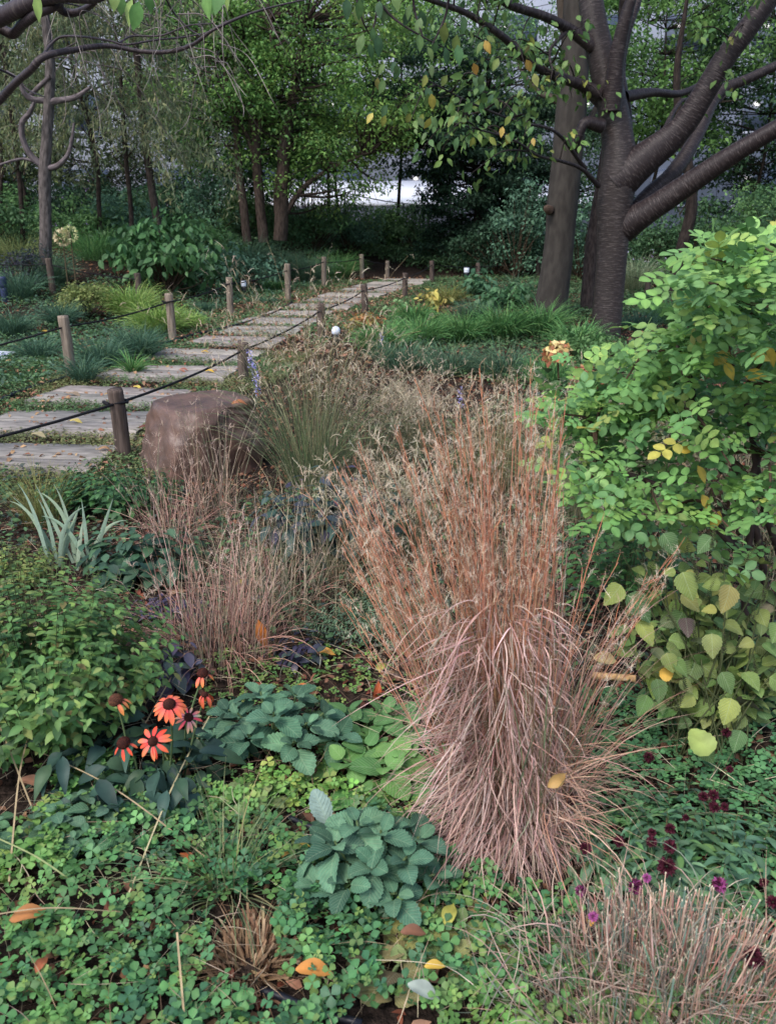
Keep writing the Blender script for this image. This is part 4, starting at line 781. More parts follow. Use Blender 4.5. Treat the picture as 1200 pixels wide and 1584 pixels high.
leafy_bush('leafy_shrub', 'lime-green leafy seedling in front of the rounded bush', 'shrub', G(98, 1165), (.14, .10), .22, 26, 10, OVAL, .035, [(132, 172, 78), (114, 158, 74)], M_leaf, base_r=.4)
leafy_bush('leafy_shrub', 'dark green three-leaved plant with tiny white flowers below the nearest post', 'shrub', G(175, 792), (.42, .35), .26, 130, 9, OVAL, .055, [(62, 104, 62), (78, 122, 68), (50, 88, 56)], M_leaf, base_r=.6)
leafy_bush('leafy_shrub', 'yellowish green mound at the left edge between iris and sedge', 'shrub', G(10, 905), (.30, .22), .2, 90, 9, OVAL, .032, [(112, 136, 70), (92, 120, 60), (140, 148, 80)], M_leaf, base_r=.6)
leafy_bush('dark_leaved_plant', 'dark teal-leaved plant in the gap behind the russet clump', 'plant', G(520, 860), (.38, .3), .42, 60, 7, OVAL, .10, [(50, 76, 70), (60, 88, 76), (40, 60, 58), (62, 56, 76)], M_gloss, base_r=.6, droop=.4)
leafy_bush('dark_leaved_plant', 'dark green broad-leaved plant at the foot of the boulder', 'plant', G(215, 895), (.34, .2), .22, 40, 6, OVAL, .11, [(58, 92, 70), (74, 110, 80), (46, 76, 62)], M_leaf, base_r=.6, droop=.5)
leafy_bush('purple_leaved_plant', 'dusky purple-leaved plant behind the orange flowers', 'plant', G(272, 1062), (.10, .08), .20, 9, 7, OVAL, .085, [(100, 92, 120), (84, 84, 104), (70, 92, 84)], M_gloss, base_r=.3, droop=.7)
leafy_bush('purple_leaved_plant', 'low blackish purple plant among the thin russet grass', 'plant', G(265, 960), (.2, .14), .1, 26, 6, OVAL, .05, [(66, 58, 92), (50, 48, 72), (84, 66, 84)], M_gloss, base_r=.6)
leafy_bush('purple_leaved_plant', 'low blackish purple plant right of the thin russet grass', 'plant', G(490, 1020), (.2, .12), .1, 22, 6, OVAL, .05, [(52, 48, 72), (50, 66, 62)], M_gloss, base_r=.6)
leafy_bush('ferny_plant', 'grey-green ferny plant left of the foot of the russet clump', 'plant', G(590, 985), (.36, .22), .18, 160, 16, NARROW, .03, [(96, 124, 96), (78, 108, 84), (116, 140, 108)], M_dry, base_r=.6, opp=False)
leafy_bush('lance_leaved_plant', 'blue-green lance-leaved plant mat on the right carrying burgundy flowers', 'plant', G(1110, 1370), (.42, .34), .11, 170, 8, LANCE, .06, [(84, 124, 96), (98, 140, 102), (70, 108, 84), (110, 152, 90)], M_leaf, base_r=.85, droop=.1)
def rosette(px, py, R_, H_, nst, per, size, cols, label, name='sage_rosette', tpl=SAGE, M=M_soft, extra_leaf=None, sx=1.0):
    b = G(px, py); t = thing(name, label, 'plant', b); ang = np.arange(nst)*2.4; q = np.sqrt((np.arange(nst)+.3)/nst); sb = MB()
    for k in range(nst):
        c = b + np.array([cos(ang[k])*R_*q[k]*sx, sin(ang[k])*R_*q[k]*.85, H_*(1-.55*q[k]**2)*U(.8, 1.12)]); base = b*.75+c*.25; base[2] = b[2]
        tube(sb, [base, (base+c)/2+[0, 0, .01], c], [.004, .0035, .003], 6, s2l((104, 124, 84)), k=4)
        lean = np.array([cos(ang[k])*q[k], sin(ang[k])*q[k], 0])*.55
        mb = MB(); m = per; a = np.arange(m)*2.4 + U(0, 6); f = (np.arange(m)+.6)/m
        d = np.column_stack([np.cos(a), np.sin(a), .95-1.05*f+U(-.25, .25, m)]) + lean*.6; n_ = np.column_stack([-np.cos(a)*.4, -np.sin(a)*.4, np.ones(m)]) + lean*.8 + rng.normal(0, .28, (m, 3))
        pos = c + np.column_stack([np.cos(a)*.008, np.sin(a)*.008, -.03*f]); inst(mb, tpl, pos, frames(d, n_), size*(.42+.68*f)*U(.85, 1.15, m), pal(cols, m, .08)); mesh_obj('leaf_whorl', mb, M, t)
    mesh_obj('stems', sb, M_dry, t); return t, b
SG = [(84, 128, 98), (72, 114, 90), (98, 142, 108), (60, 98, 78)]
rosette(428, 1165, .20, .19, 15, 7, .084, SG, 'clump of scalloped grey-green sage leaves right of the orange flowers', sx=1.05)
t, b = rosette(575, 1388, .165, .19, 15, 7, .084, SG, 'larger clump of scalloped grey-green sage leaves at the foot of the russet clump')
mb = MB(); p0 = G(525, 1335)+[0, 0, .05]; p1 = P(508, 1275, p0[1]+.02); inst(mb, leaf_tpl(W=.56, seg=18, fold=.2, curl=.1, p=1.1, serr=.06, q=.6), p1[None], frames(np.array([[-.35, .15, .9]]), np.array([[.2, -.9, .3]])), np.array([.1]), s2l((140, 164, 156))[None]); tube(mb, [p0, (p0+p1)/2+[.01, 0, 0], p1], [.003, .0026, .002], 6, s2l((170, 186, 160))); tag(mesh_obj('pale_leaf', mb, M_soft, t), 'upright leaf showing its silvery underside')
rosette(592, 1205, .17, .10, 9, 4, .105, [(104, 156, 78), (88, 140, 74), (120, 168, 88)], 'bright green round-leaved plant between the two sage clumps', 'round_leaved_plant', ROUND, M_vein)
rosette(560, 1140, .12, .08, 5, 4, .09, [(92, 142, 78), (78, 126, 72)], 'mid-green round-leaved plant beside the upper sage clump', 'round_leaved_plant', ROUND, M_vein)
rosette(625, 1125, .12, .07, 5, 4, .08, [(98, 148, 84), (84, 132, 76)], 'round-leaved plant tucked under the left of the russet skirt', 'round_leaved_plant', ROUND, M_vein)
rosette(395, 1255, .09, .06, 5, 4, .07, [(112, 136, 82), (140, 150, 96), (96, 124, 78)], 'small fading scallop-leaved plant below the upper sage clump', 'fading_plant', SAGE, M_soft)
rosette(690, 1470, .12, .06, 6, 3, .075, [(120, 144, 76), (160, 156, 84), (104, 132, 72), (150, 124, 78)], 'wilting yellow-green plant right of the larger sage clump', 'fading_plant', ROUND, M_vein)
rosette(600, 1520, .09, .05, 4, 3, .08, [(128, 144, 84), (150, 140, 90), (110, 96, 72)], 'wilting curled leaves just below the larger sage clump', 'fading_plant', ROUND, M_vein)
leafy_bush('nettle_like_plant', 'soft green toothed plant left of the sedge tuft', 'plant', G(130, 1300), (.16, .1), .12, 16, 6, SAGE, .055, [(84, 124, 92), (72, 110, 84)], M_soft, base_r=.7)
leafy_bush('nettle_like_plant', 'soft green toothed plant at the left edge above the clover', 'plant', G(22, 1330), (.14, .1), .12, 14, 6, SAGE, .055, [(84, 124, 88), (70, 108, 78)], M_soft, base_r=.7)

# coneflowers
def coneflowers():
    b = G(225, 1225); t = thing('coneflower_plant', 'orange-red coneflowers over dark blue-green leaves at the lower left', 'flowers', b)
    lv = MB(); n = 150; o = disc(n, .28, .6); pos = np.column_stack([b[0]+o[:, 0]*1.05, b[1]+.02+o[:, 1]*.72, b[2]+U(.03, .15, n)]); a = np.arctan2(o[:, 1], o[:, 0])+rng.normal(0, 1.1, n)
    d = np.column_stack([np.cos(a), np.sin(a), U(-.4, .35, n)]); inst(lv, LANCE, pos, frames(d, np.array([0, -.25, 1.])+rng.normal(0, .25, (n, 3))), np.column_stack([U(.06, .11, n), U(.09, .14, n), U(.1, .15, n)]), pal([(50, 80, 72), (62, 94, 82), (42, 66, 60), (60, 88, 62)], n, .1)); mesh_obj('leaves', lv, M_leaf, t)
    fl = [((262, 1090), 1.95, .036, 15, .35, (226, 98, 62), (.1, -.35, .9), 1.0, .0175, 0), ((237, 1147), 1.93, .034, 11, .12, (228, 66, 40), (-.05, -.75, .75), .9, .014, 0),
          ((192, 1150), 1.98, .031, 5, .8, (224, 76, 46), (-.15, -.4, .9), .75, .019, 1), ((292, 1110), 2.0, .028, 12, .25, (222, 130, 112), (.25, -.6, .8), .7, .013, 2),
          ((314, 1042), 2.25, .03, 5, 1.15, (214, 120, 62), (0, -.2, 1), .9, .018, 3), ((317, 1075), 2.1, .034, 7, 1.3, (224, 104, 58), (0, -.2, 1), 1, .010, 0), ((180, 1084), 2.05, .03, 4, .9, (214, 128, 70), (-.2, -.2, 1), .9, .021, 4)]
    names = ['open orange-pink flower with a dark cone', 'star-shaped scarlet flower', 'ragged flower with few scarlet petals left', 'small half-open flower with whitish petals', 'nearly bare dark cone with a few orange petals', 'orange flower with hanging petals', 'withered brown cone with petals on one side']
    for k, ((px, py), Y, L, npet, dr, col, nrm, wf, cr, kind) in enumerate(fl):
        c = P(px, py, Y); nz = unit(np.array(nrm)); u = unit(np.cross(nz, [0, 1., .2])); v = np.cross(nz, u)
        st_ = MB(); g_ = np.array([c[0]*.55+b[0]*.45, b[1]+U(-.05, .12), b[2]]); tube(st_, [g_, (g_+c)/2+[U(-.01, .01), .02, .02], c-nz*.004], [.0035, .003, .0025], 7, s2l((92, 110, 74)), k=6)
        fo = mesh_obj('flower', st_, M_col, t); tag(fo, names[k])
        pm = MB(); m = npet; arc = (np.arange(m)/m*2*pi) if kind in (0, 2) else U(-1.2, 1.2, m) + (-1.2 if kind != 4 else 0); arc = arc + rng.normal(0, .12, m)
        if kind == 1: arc = np.array([-.9, -1.6, -2.6, 2.2, -.1])[:m]
        d = np.cos(arc)[:, None]*u*np.sign(u[0]) + np.sin(arc)[:, None]*v*np.sign(v[1] if abs(v[1]) > .2 else 1); d2 = unit(d - nz*dr*U(.7, 1.3, m)[:, None]); PET = leaf_tpl(W=.36*wf, seg=6, fold=.3, curl=U(.15, .5), p=1.15, q=.6); PET = (PET[0], PET[1], PET[2]*np.column_stack([np.full(len(PET[0]), .96), .62+.55*PET[0][:, 0], 1.25-.5*PET[0][:, 0]]))
        cc = pal([col, tuple(min(255, int(q_*1.06)) for q_ in col), (236, 120, 82)] if kind != 2 else [col, (206, 196, 160), (226, 80, 86)], m, .05); inst(pm, PET, c+d*cr*.7, frames(d2, nz*np.ones((m, 1))+d*dr*.5), 1.14*L*U(.85, 1.1, m), cc); mesh_obj('petals', pm, M_col, fo, world=False).location = -np.array(fo.parent.location)
        cm = MB(); q = 260; th = np.arccos(1-np.arange(q)/q*1.05); ph = np.arange(q)*2.39996; sp = np.column_stack([np.sin(th)*np.cos(ph), np.sin(th)*np.sin(ph), np.cos(th)*.95]); dd = sp@np.stack([u, v, nz]); a_ = frames(dd, u+0*dd)
        inst(cm, (np.array([(0, -.5, -.5), (0, .5, -.5), (0, .5, .5), (0, -.5, .5), (1.6, 0, 0)]), np.array([(0,1,4),(1,2,4),(2,3,4),(3,0,4)]), np.ones((5, 3))), c+dd*cr*.85, a_, np.full(q, cr*.13), pal([(70, 32, 26), (92, 42, 28), (52, 26, 24)] if kind != 4 else [(112, 72, 48), (86, 54, 40)], q, .15))
        rg = 12; thh = np.linspace(0, 1.9, 7)[:, None]; phh = np.linspace(0, 2*pi, rg, endpoint=False)[None]; V = c + cr*.9*(np.sin(thh)*np.cos(phh))[..., None]*u + cr*.9*(np.sin(thh)*np.sin(phh))[..., None]*v + cr*.9*(np.cos(thh)*np.ones_like(phh)*.95)[..., None]*nz
        i_ = np.arange(6)[:, None]*rg; j = np.arange(rg)[None]; cm.add(V.reshape(-1, 3), np.stack([i_+j, i_+rg+j, i_+rg+(j+1) % rg, i_+(j+1) % rg], -1).reshape(-1, 4), s2l((58, 30, 26)))
        mesh_obj('cone', cm, M_col, fo, world=False).location = -np.array(fo.parent.location)
coneflowers()

# burgundy button flowers on wiry stems
def buttons():
    groups = [('burgundy_flower_plant', 'burgundy button flowers among the lance leaves on the right', G(1090, 1330), [(1087, 1232, 8), (1103, 1230, 9), (1104, 1248, 9), (1120, 1248, 7), (1036, 1282, 9), (1123, 1133, 8), (1128, 1190, 6), (1003, 1171, 9)]),
              ('burgundy_flower_plant', 'burgundy button flowers leaning on the right foot of the russet clump', G(1010, 1400), [(1007, 1302, 9), (1008, 1288, 7), (957, 1302, 9), (1036, 1309, 11), (1030, 1340, 15), (905, 1312, 10), (879, 1235, 13), (1060, 1265, 6)]),
              ('burgundy_flower_plant', 'pink and dark button flowers around the clipped clump', G(1150, 1500), [(1165, 1480, 15), (1195, 1395, 10), (1180, 1365, 7), (1112, 1368, 12, 1), (982, 1371, 12, 1), (1000, 1358, 7, 2), (898, 1378, 9, 1), (917, 1418, 8, 2)])]
    for nm, lb_, b, fl in groups:
        t = thing(nm, lb_, 'flowers', b)
        for f_ in fl:
            px, py, rp = f_[:3]; kd = f_[3] if len(f_) > 3 else 0; g_ = G(px, py+75); c = P(px, py, g_[1]-.02); r = .8*rp*np.linalg.norm(c-[0, 0, EYE])/FPX
            mb = MB(); root_ = g_ + [U(-.05, .05), U(-.03, .05), 0]; tube(mb, [root_, (root_+c)/2+[U(-.03, .03), 0, .02], c], [.0016, .0014, .0012], 5, s2l((104, 128, 90)), k=6); fo = mesh_obj('stem', mb, M_col, t)
            hm = MB(); q = 150; th = np.arccos(1-2*(np.arange(q)+.5)/q); ph = np.arange(q)*2.39996; dd = np.column_stack([np.sin(th)*np.cos(ph), np.sin(th)*np.sin(ph), np.cos(th)]); dd = unit(dd+rng.normal(0, .12, (q, 3)))
            cols = [(82, 26, 44), (62, 22, 36), (100, 38, 58)] if kd == 0 else ([(80, 26, 50), (176, 80, 150), (120, 44, 90)] if kd == 1 else [(190, 96, 170), (166, 74, 140)])
            inst(hm, KITE, c+dd*r*.25, frames(dd, rdir(q)), r*U(.7, 1.05, q), pal(cols, q, .12)); h_ = mesh_obj('flower_head', hm, M_col, fo, world=False); h_.location = -np.array(t.location)
buttons()

# ------------------------------------------------------------------ shrubs on the right
def rose():
    b = G(1185, 1150); t = thing('rose_shrub', 'bright green rose shrub with rounded leaflets spreading over the right side', 'shrub', b); sb, lv = MB(), MB()
    tips = [(880, 585), (905, 545), (870, 640), (930, 600), (920, 700), (960, 560), (985, 640), (1000, 720), (950, 760), (1010, 560), (1040, 620), (1045, 700), (1060, 540), (1090, 600), (1085, 480), (1100, 400), (1110, 440), (1130, 540), (1140, 640), (1150, 470), (1170, 420), (1180, 560), (1190, 700), (1185, 640), (1130, 720), (1075, 760), (1180, 500), (1195, 390), (890, 610), (960, 640), (1020, 790), (1150, 760), (1215, 600), (1230, 480), (1250, 560), (1240, 720), (1260, 420), (1100, 660), (1010, 600), (1055, 580), (905, 745), (935, 790), (975, 815), (1060, 815), (1140, 830), (1190, 790), (880, 690)]
    pos, dr, nrm, sz = [], [], [], []; hubs = np.array([P(x, y, 2.65) for x, y in ((1160, 800), (1120, 700), (1040, 640), (1160, 760), (1200, 640), (1150, 600), (1000, 745), (920, 720), (1060, 560), (1030, 790), (1110, 460))])
    for (px, py) in tips:
        if px < 1010 and py < 620: px, py = px+8, py+26
        Y = 2.75 - (px-850)*.0008 + U(-.3, .3); tip = P(px, py, Y); hb = hubs[np.linalg.norm(hubs-tip, axis=1).argmin()]; mid = hb*.5+tip*.5 + [0, 0, .04] + rng.normal(0, .03, 3)
        tube(sb, [hb, mid, tip], [.006, .005, .0025], 6, s2l((84, 68, 56)), k=6)
        ax = unit(tip-mid)
        for k in range(33 if py < 650 else 20):
            f = U(-.1, 1.05); q = mid*(1-f)+tip*f + rng.normal(0, .05, 3)
            for _ in range(1): pos.append(q); d = unit(rng.normal(0, 1, 3)*[1, 1, .4] + ax*.5 + [-.1, -.15, 0]); dr.append(d); nrm.append(unit(np.array([0, -.25, 1.]) + rng.normal(0, .42, 3))); sz.append(U(.05, .098))
    n = len(pos); cc = pal([(118, 166, 88), (104, 152, 92), (134, 178, 88), (90, 136, 80), (154, 186, 92), (186, 176, 76)], n, .09, [.3, .25, .2, .14, .09, .02])
    inst(lv, PINNATE, np.array(pos), frames(np.array(dr), np.array(nrm)), np.array(sz), cc)
    # the sprig rising at the upper middle
    for px, py in ((1100, 365), (1097, 385), (1108, 405), (1092, 425), (1105, 445), (1170, 385), (1150, 400)):
        q = P(px, py+20, 2.7); dd = unit(rng.normal(0, .6, (3, 3))+[0, 0, .3]); inst(lv, PINNATE, q+np.zeros((3, 1)), frames(dd, np.tile([0, -.4, 1.], (3, 1))+rng.normal(0, .2, (3, 3))), U(.08, .11, 3), pal([(140, 186, 96), (124, 172, 90)], 3, .05))
    tube(sb, [P(1175, 700, 2.8), P(1120, 520, 2.75), P(1104, 440, 2.7), P(1100, 370, 2.7)], [.006, .005, .004, .002], 6, s2l((110, 80, 64)), k=6)
    for pts in ([(1165, 1100), (1150, 900), (1160, 800), (1120, 700), (1040, 640)], [(1185, 1120), (1182, 900), (1160, 760), (1200, 640)], [(1190, 1130), (1210, 900), (1180, 780), (1150, 600)], [(1150, 860), (1080, 790), (1000, 745), (920, 720)], [(1120, 730), (1080, 650), (1060, 560)], [(1160, 790), (1110, 800), (1030, 790)]):
        tube(sb, limb(pts, 2.6, [0, .05, 0, .05, .1][:len(pts)]), [.016, .013, .011, .008, .005][:len(pts)], 8, s2l((72, 60, 58)), k=6, lump=.1)
    mesh_obj('branches', sb, M_bark, t); mesh_obj('foliage', lv, M_leaf, t)
    ym = MB(); px_ = [(1072, 695), (1085, 765), (1078, 720), (1112, 790), (1120, 560), (1128, 545), (1160, 548), (1185, 535), (1150, 580)]; q = np.array([P(x, y, 2.45) for x, y in px_]); m = len(q)
    inst(ym, OVAL, q, frames(unit(np.column_stack([U(-.6, .6, m), U(-.4, .1, m), U(-.9, .1, m)])), np.tile([0, -1., .5], (m, 1))+rng.normal(0, .3, (m, 3))), U(.055, .075, m), pal([(206, 178, 52), (196, 172, 70), (214, 186, 84)], m, .06)); tag(mesh_obj('yellow_leaves', ym, M_leaf, t), 'yellowed leaflets hanging under the green ones')
rose()
def perilla():
    b = G(1090, 1165); t = thing('broad_leaved_shrub', 'olive broad-leaved plant with toothed leaves and seed spikes at the right edge', 'shrub', b); sb = MB(); n = 95; lv = MB(); pos, dr, nr, sz = [], [], [], []
    for k in range(n):
        px, py = U(960, 1230), U(810, 1110); Y = b[1] + U(-.12, .3) + (1150-py)*.0007; tip = P(px, py, Y); root_ = b+[U(-.12, .12), U(-.08, .12), 0]; tube(sb, [root_, root_*.6+tip*.4+[U(-.05, .05), U(-.05, .05), .06], tip], [.003, .0026, .0018], 6, s2l((84, 92, 62)), k=5)
        for j in range(5):
            f = 1-.13*j; q = root_*(1-f)+tip*f + [0, 0, .03]; a = U(0, 2*pi); pos.append(q); dr.append([cos(a), sin(a)*.8-.2, U(-.5, .2)]); nr.append(np.array([0, -.4, 1.])+rng.normal(0, .38, 3)); sz.append(U(.04, .078)*(1 if j else .6))
    # a few large leaves where the photograph shows them
    for px, py, s_ in ((970, 920, .12), (1055, 885, .1), (1080, 1148, .085), (1128, 905, .1), (985, 960, .1), (1030, 1010, .07), (1130, 1080, .095), (1100, 980, .085), (1015, 1050, .085), (1040, 1020, .075), (960, 905, .09), (1145, 1130, .08), (1025, 825, .085), (1100, 830, .075), (1115, 1040, .08), (1000, 1075, .08)):
        pos.append(P(px, py, b[1]-.16+(1150-py)*.0004)); dr.append([U(-.8, .8), -.5, -.5]); nr.append([U(-.5, .5), -.6, .8]); sz.append(s_*.8)
    n = len(pos); cc = pal([(122, 144, 70), (98, 130, 68), (138, 154, 74), (74, 108, 62), (154, 158, 78), (104, 84, 84)], n, .16, [.28, .26, .2, .14, .09, .03]); inst(lv, HEART, np.array(pos), frames(np.array(dr, float), np.array(nr, float)), np.array(sz), cc)
    mesh_obj('stems', sb, M_dry, t); mesh_obj('foliage', lv, M_vein, t)
    for k in range(14):
        px, py = [(1005, 880), (1060, 860), (1090, 930), (1150, 870), (1030, 960), (1075, 1000), (1180, 930), (1120, 1010), (1170, 1040), (1060, 1070), (1080, 900), (1160, 960), (1100, 850), (1045, 1100)][k]; c = P(px, py, b[1]-.1); mb = MB(); ax = unit(np.array([U(-.5, .5), U(-.3, .1), 1.])); m = 60; f = np.linspace(0, 1, m); a = np.arange(m)*1.57+.2*(np.arange(m)//2); u = unit(np.cross(ax, [0, 1., 0])); v = np.cross(ax, u)
        d = np.cos(a)[:, None]*u+np.sin(a)[:, None]*v+ax*.5; inst(mb, KITE, c+ax*f[:, None]*.08, frames(d, ax+0*d), .011*(1-.5*f), pal([(84, 96, 58), (104, 120, 62), (74, 70, 56)], m)); mesh_obj('seed_spike', mb, M_dry, t)
perilla()
leafy_bush('trailing_plant', 'green trailing leaves hanging between the rose shrub and the russet clump', 'shrub', G(960, 960), (.3, .22), .62, 60, 12, OVAL, .05, [(84, 132, 72), (70, 112, 66), (98, 148, 80)], M_leaf, base_r=.6)
def mophead(label, px, py, bx, by, r, cols):
    b = G(bx, by); t = thing('hydrangea', label, 'hydrangea', b); c = P(px, py, b[1]); mb = MB(); tube(mb, [b, (b+c)/2, c], [.008, .007, .006], 6, s2l((92, 76, 58)), k=4)
    mesh_obj('stem', mb, M_dry, t); hm = MB(); n = 240; d = rdir(n, -.5, 1); inst(hm, leaf_tpl(W=.9, seg=3, fold=.1, curl=.2), c+d*r*.8, frames(unit(rng.normal(0, 1, (n, 3))), d), r*.38*U(.7, 1.2, n), pal(cols, n, .1)); mesh_obj('flower_head', hm, M_col, t)
    lv = MB(); n = 16; p = c+rng.normal(0, .12, (n, 3))-[0, 0, .15]; inst(lv, OVAL, p, frames(rdir(n, -.5, .3), np.tile([0, -.3, 1.], (n, 1))), U(.1, .15, n), pal([(78, 108, 66), (60, 90, 56)], n)); mesh_obj('leaves', lv, M_leaf, t)
mophead('faded hydrangea head, cream turning rust, left of the rose shrub', 862, 550, 868, 700, .10, [(214, 196, 134), (196, 172, 104), (150, 92, 62)])
mophead('rust-brown hydrangea head half covered by rose leaves', 905, 590, 905, 715, .11, [(156, 92, 66), (128, 74, 54), (176, 116, 84)])
mophead('brown hydrangea head low behind the russet clump tops', 850, 640, 850, 740, .11, [(142, 104, 78), (120, 84, 66), (190, 168, 92)])
mb = MB(); c0 = G(905, 1130)+[0, 0, .2]; c1 = P(983, 1050, c0[1]-.05); tube(mb, [c0, (c0+c1)/2, c1], [.011, .011, .0115], 12, s2l((196, 158, 112)), k=3, cap=True); single('cut_stalk', mb, M_post, 'thick tan cut stalk sticking out right of the russet clump', 'stalk', c0)

# ------------------------------------------------------------------ big fallen or dying leaves near the camera
def leafobj(px, py, L, col, label, tpl=OVAL, dz=.05, up=None, d=None, Y=None):
    p = G(px, py, dz if py < 1380 or dz != .05 else .085) if Y is None else P(px, py, Y); mb = MB(); a = U(0, 2*pi); dd = np.array([cos(a), sin(a), U(-.1, .2)]) if d is None else np.array(d, float)
    uu = np.array([U(-.2, .2), -.2, 1.]) if up is None else np.array(up, float); m = 1
    V, F, sh = tpl; V = V.copy(); V[:, 0] -= .5; cu = U(.1, .5); V[:, 2] += cu*V[:, 1]**2*2 - .1*V[:, 0]**2
    inst(mb, (V, F, sh), p[None], frames(dd[None], uu[None]), np.array([L]), pal(col, 1, .05)); return single('fallen_leaf', mb, M_leaf, label, 'leaf', p)
DL = leaf_tpl(W=.5, seg=8, fold=.3, curl=.25, p=.85, wave=.08)
for a in [(46, 1416, .085, [(196, 130, 70)], 'orange-brown leaf lying on the clover at the lower left', (1, .5, .1)), (50, 1208, .075, [(196, 140, 112)], 'pinkish brown curled leaf at the left below the bush', (1, -.1, 0)), (487, 1502, .08, [(214, 142, 58)], 'yellow-orange leaf on the clover right of the straw stub', (1, .05, 0)),
          (290, 1332, .05, [(168, 88, 46)], 'rust leaf caught in the sedge tuft', (-.8, .5, .3)), (505, 1010, .075, [(222, 158, 62)], 'golden leaf right of the upright orange leaf', (1, .1, 0)), (470, 1062, .06, [(222, 120, 52)], 'orange leaf above the upper sage clump', (1, .2, 0)),
          (590, 1032, .06, [(176, 172, 78)], 'lime-yellow leaf left of the russet clump', (.3, .9, .3)), (243, 862, .07, [(186, 160, 64)], 'yellow leaf stuck among the far russet stalks', (.8, .3, .5)), (376, 903, .08, [(178, 160, 66)], 'olive-yellow leaf in the straw behind the thin russet grass', (1, .3, .3)),
          (66, 1498, .045, [(170, 98, 60)], 'small rust leaf sunk in the clover at the lower left', (.2, .9, .1)), (655, 1537, .07, [(150, 164, 156)], 'silvery leaf with its pale side up at the bottom centre', (1, -.4, 0)), (110, 1190, .04, [(110, 60, 44)], 'dark brown leaf left of the coneflowers', (.6, .6, 0)),
          (695, 1414, .07, [(176, 172, 76)], 'yellow curled leaf beside the larger sage clump', (.3, 1, .3)), (672, 1500, .045, [(214, 176, 60)], 'bright yellow leaf scrap on the wilting plant', (1, 0, .2)), (470, 1305, .06, [(206, 180, 76)], 'yellow leaf left of the larger sage clump', (.8, -.4, .2)), (448, 1320, .045, [(196, 150, 70)], 'ochre leaf on the half-buried hose', (.8, .4, .1)),
          (345, 1098, .07, [(186, 152, 120)], 'pale tan folded leaf between coneflowers and sage', (1, .3, .2)), (640, 1112, .05, [(190, 170, 120)], 'tan leaf under the left of the russet skirt', (1, .3, 0)), (915, 1420, .045, [(226, 170, 60)], 'yellow petal-like leaf at the top of the clipped clump', (.4, .8, .3)), (1170, 1240, .05, [(190, 150, 110)], 'tan leaf at the right edge in the lance leaves', (1, .6, 0)), (640, 1440, .06, [(140, 96, 70)], 'brown leaf under the larger sage clump', (1, .1, 0))]:
    leafobj(a[0], a[1], a[2], a[3], a[4], DL, d=a[5])
leafobj(405, 985, .135, [(206, 128, 52)], 'large upright leaf blotched orange, yellow and green beside the thin russet grass', leaf_tpl(W=.34, seg=8, fold=.3, curl=.3, wave=.08), Y=2.82, d=(.15, -.1, -1), up=(0, -1, .2))
leafobj(583, 1075, .10, [(214, 104, 56)], 'narrow upright orange-red leaf left of the russet skirt', leaf_tpl(W=.3, seg=8, fold=.4, curl=.3), Y=2.55, d=(-.1, -.2, -1), up=(.3, -1, .2))
leafobj(938, 1018, .075, [(196, 176, 116)], 'pale yellow leaf caught on the right side of the russet clump', DL, Y=2.0, d=(1, .1, -.1), up=(0, -.7, .8))
leafobj(862, 1207, .06, [(180, 146, 80)], 'yellowish leaf stuck in the russet skirt', DL, Y=1.72, d=(.9, .3, .5), up=(0, -.8, .6))
leafobj(1031, 1042, .045, [(218, 172, 60)], 'small golden leaf in front of the broad-leaved plant', ROUND, Y=2.15, d=(1, 0, .4), up=(0, -1, .4))
leafobj(250, 885, .09, [(196, 120, 100)], 'salmon leaf hanging in the far russet grass', DL, Y=3.45, d=(.3, 0, -1), up=(0, -1, .2))
leafobj(1083, 1147, .085, [(150, 170, 86)], 'round lime leaf held flat above the clover at the right', ROUND, Y=2.05, d=(-.3, .5, .5), up=(0, -1, .6))
for px, py, L, c, lb_ in [(36, 553, .0, 0, ''), (70, 512, .11, (206, 168, 60), 'yellow leaf left of the first fence post'), (100, 516, .08, (196, 96, 50), 'orange leaf left of the first fence post'), (213, 598, .09, (222, 200, 84), 'bright yellow leaf on the third plank slab edge'), (118, 650, .10, (212, 196, 96), 'pale yellow leaf on the second plank slab'), (60, 672, .12, (186, 170, 130), 'long pale curled leaf at the second plank slab'), (115, 608, .13, (150, 132, 108), 'large grey-brown leaf on the third plank slab'), (285, 571, .09, (190, 112, 90), 'reddish leaf on the fourth plank slab'), (325, 573, .10, (228, 186, 48), 'bright yellow leaf right on the fourth plank slab'), (318, 543, .09, (220, 176, 50), 'yellow leaf on the fifth plank slab'), (225, 660, .09, (128, 74, 58), 'rust-brown leaf at the foot of the nearest fence post'), (58, 668, .0, 0, ''), (163, 693, .09, (190, 150, 110), 'tan leaf in the creeping plants by the nearest post'), (372, 622, .11, (190, 120, 78), 'orange-tan leaf resting on the boulder')]:
    if not L: continue
    leafobj(px, py, L, [c], lb_, DL, dz=.07 if px != 372 else .5, d=(1, U(-.4, .6), .05))

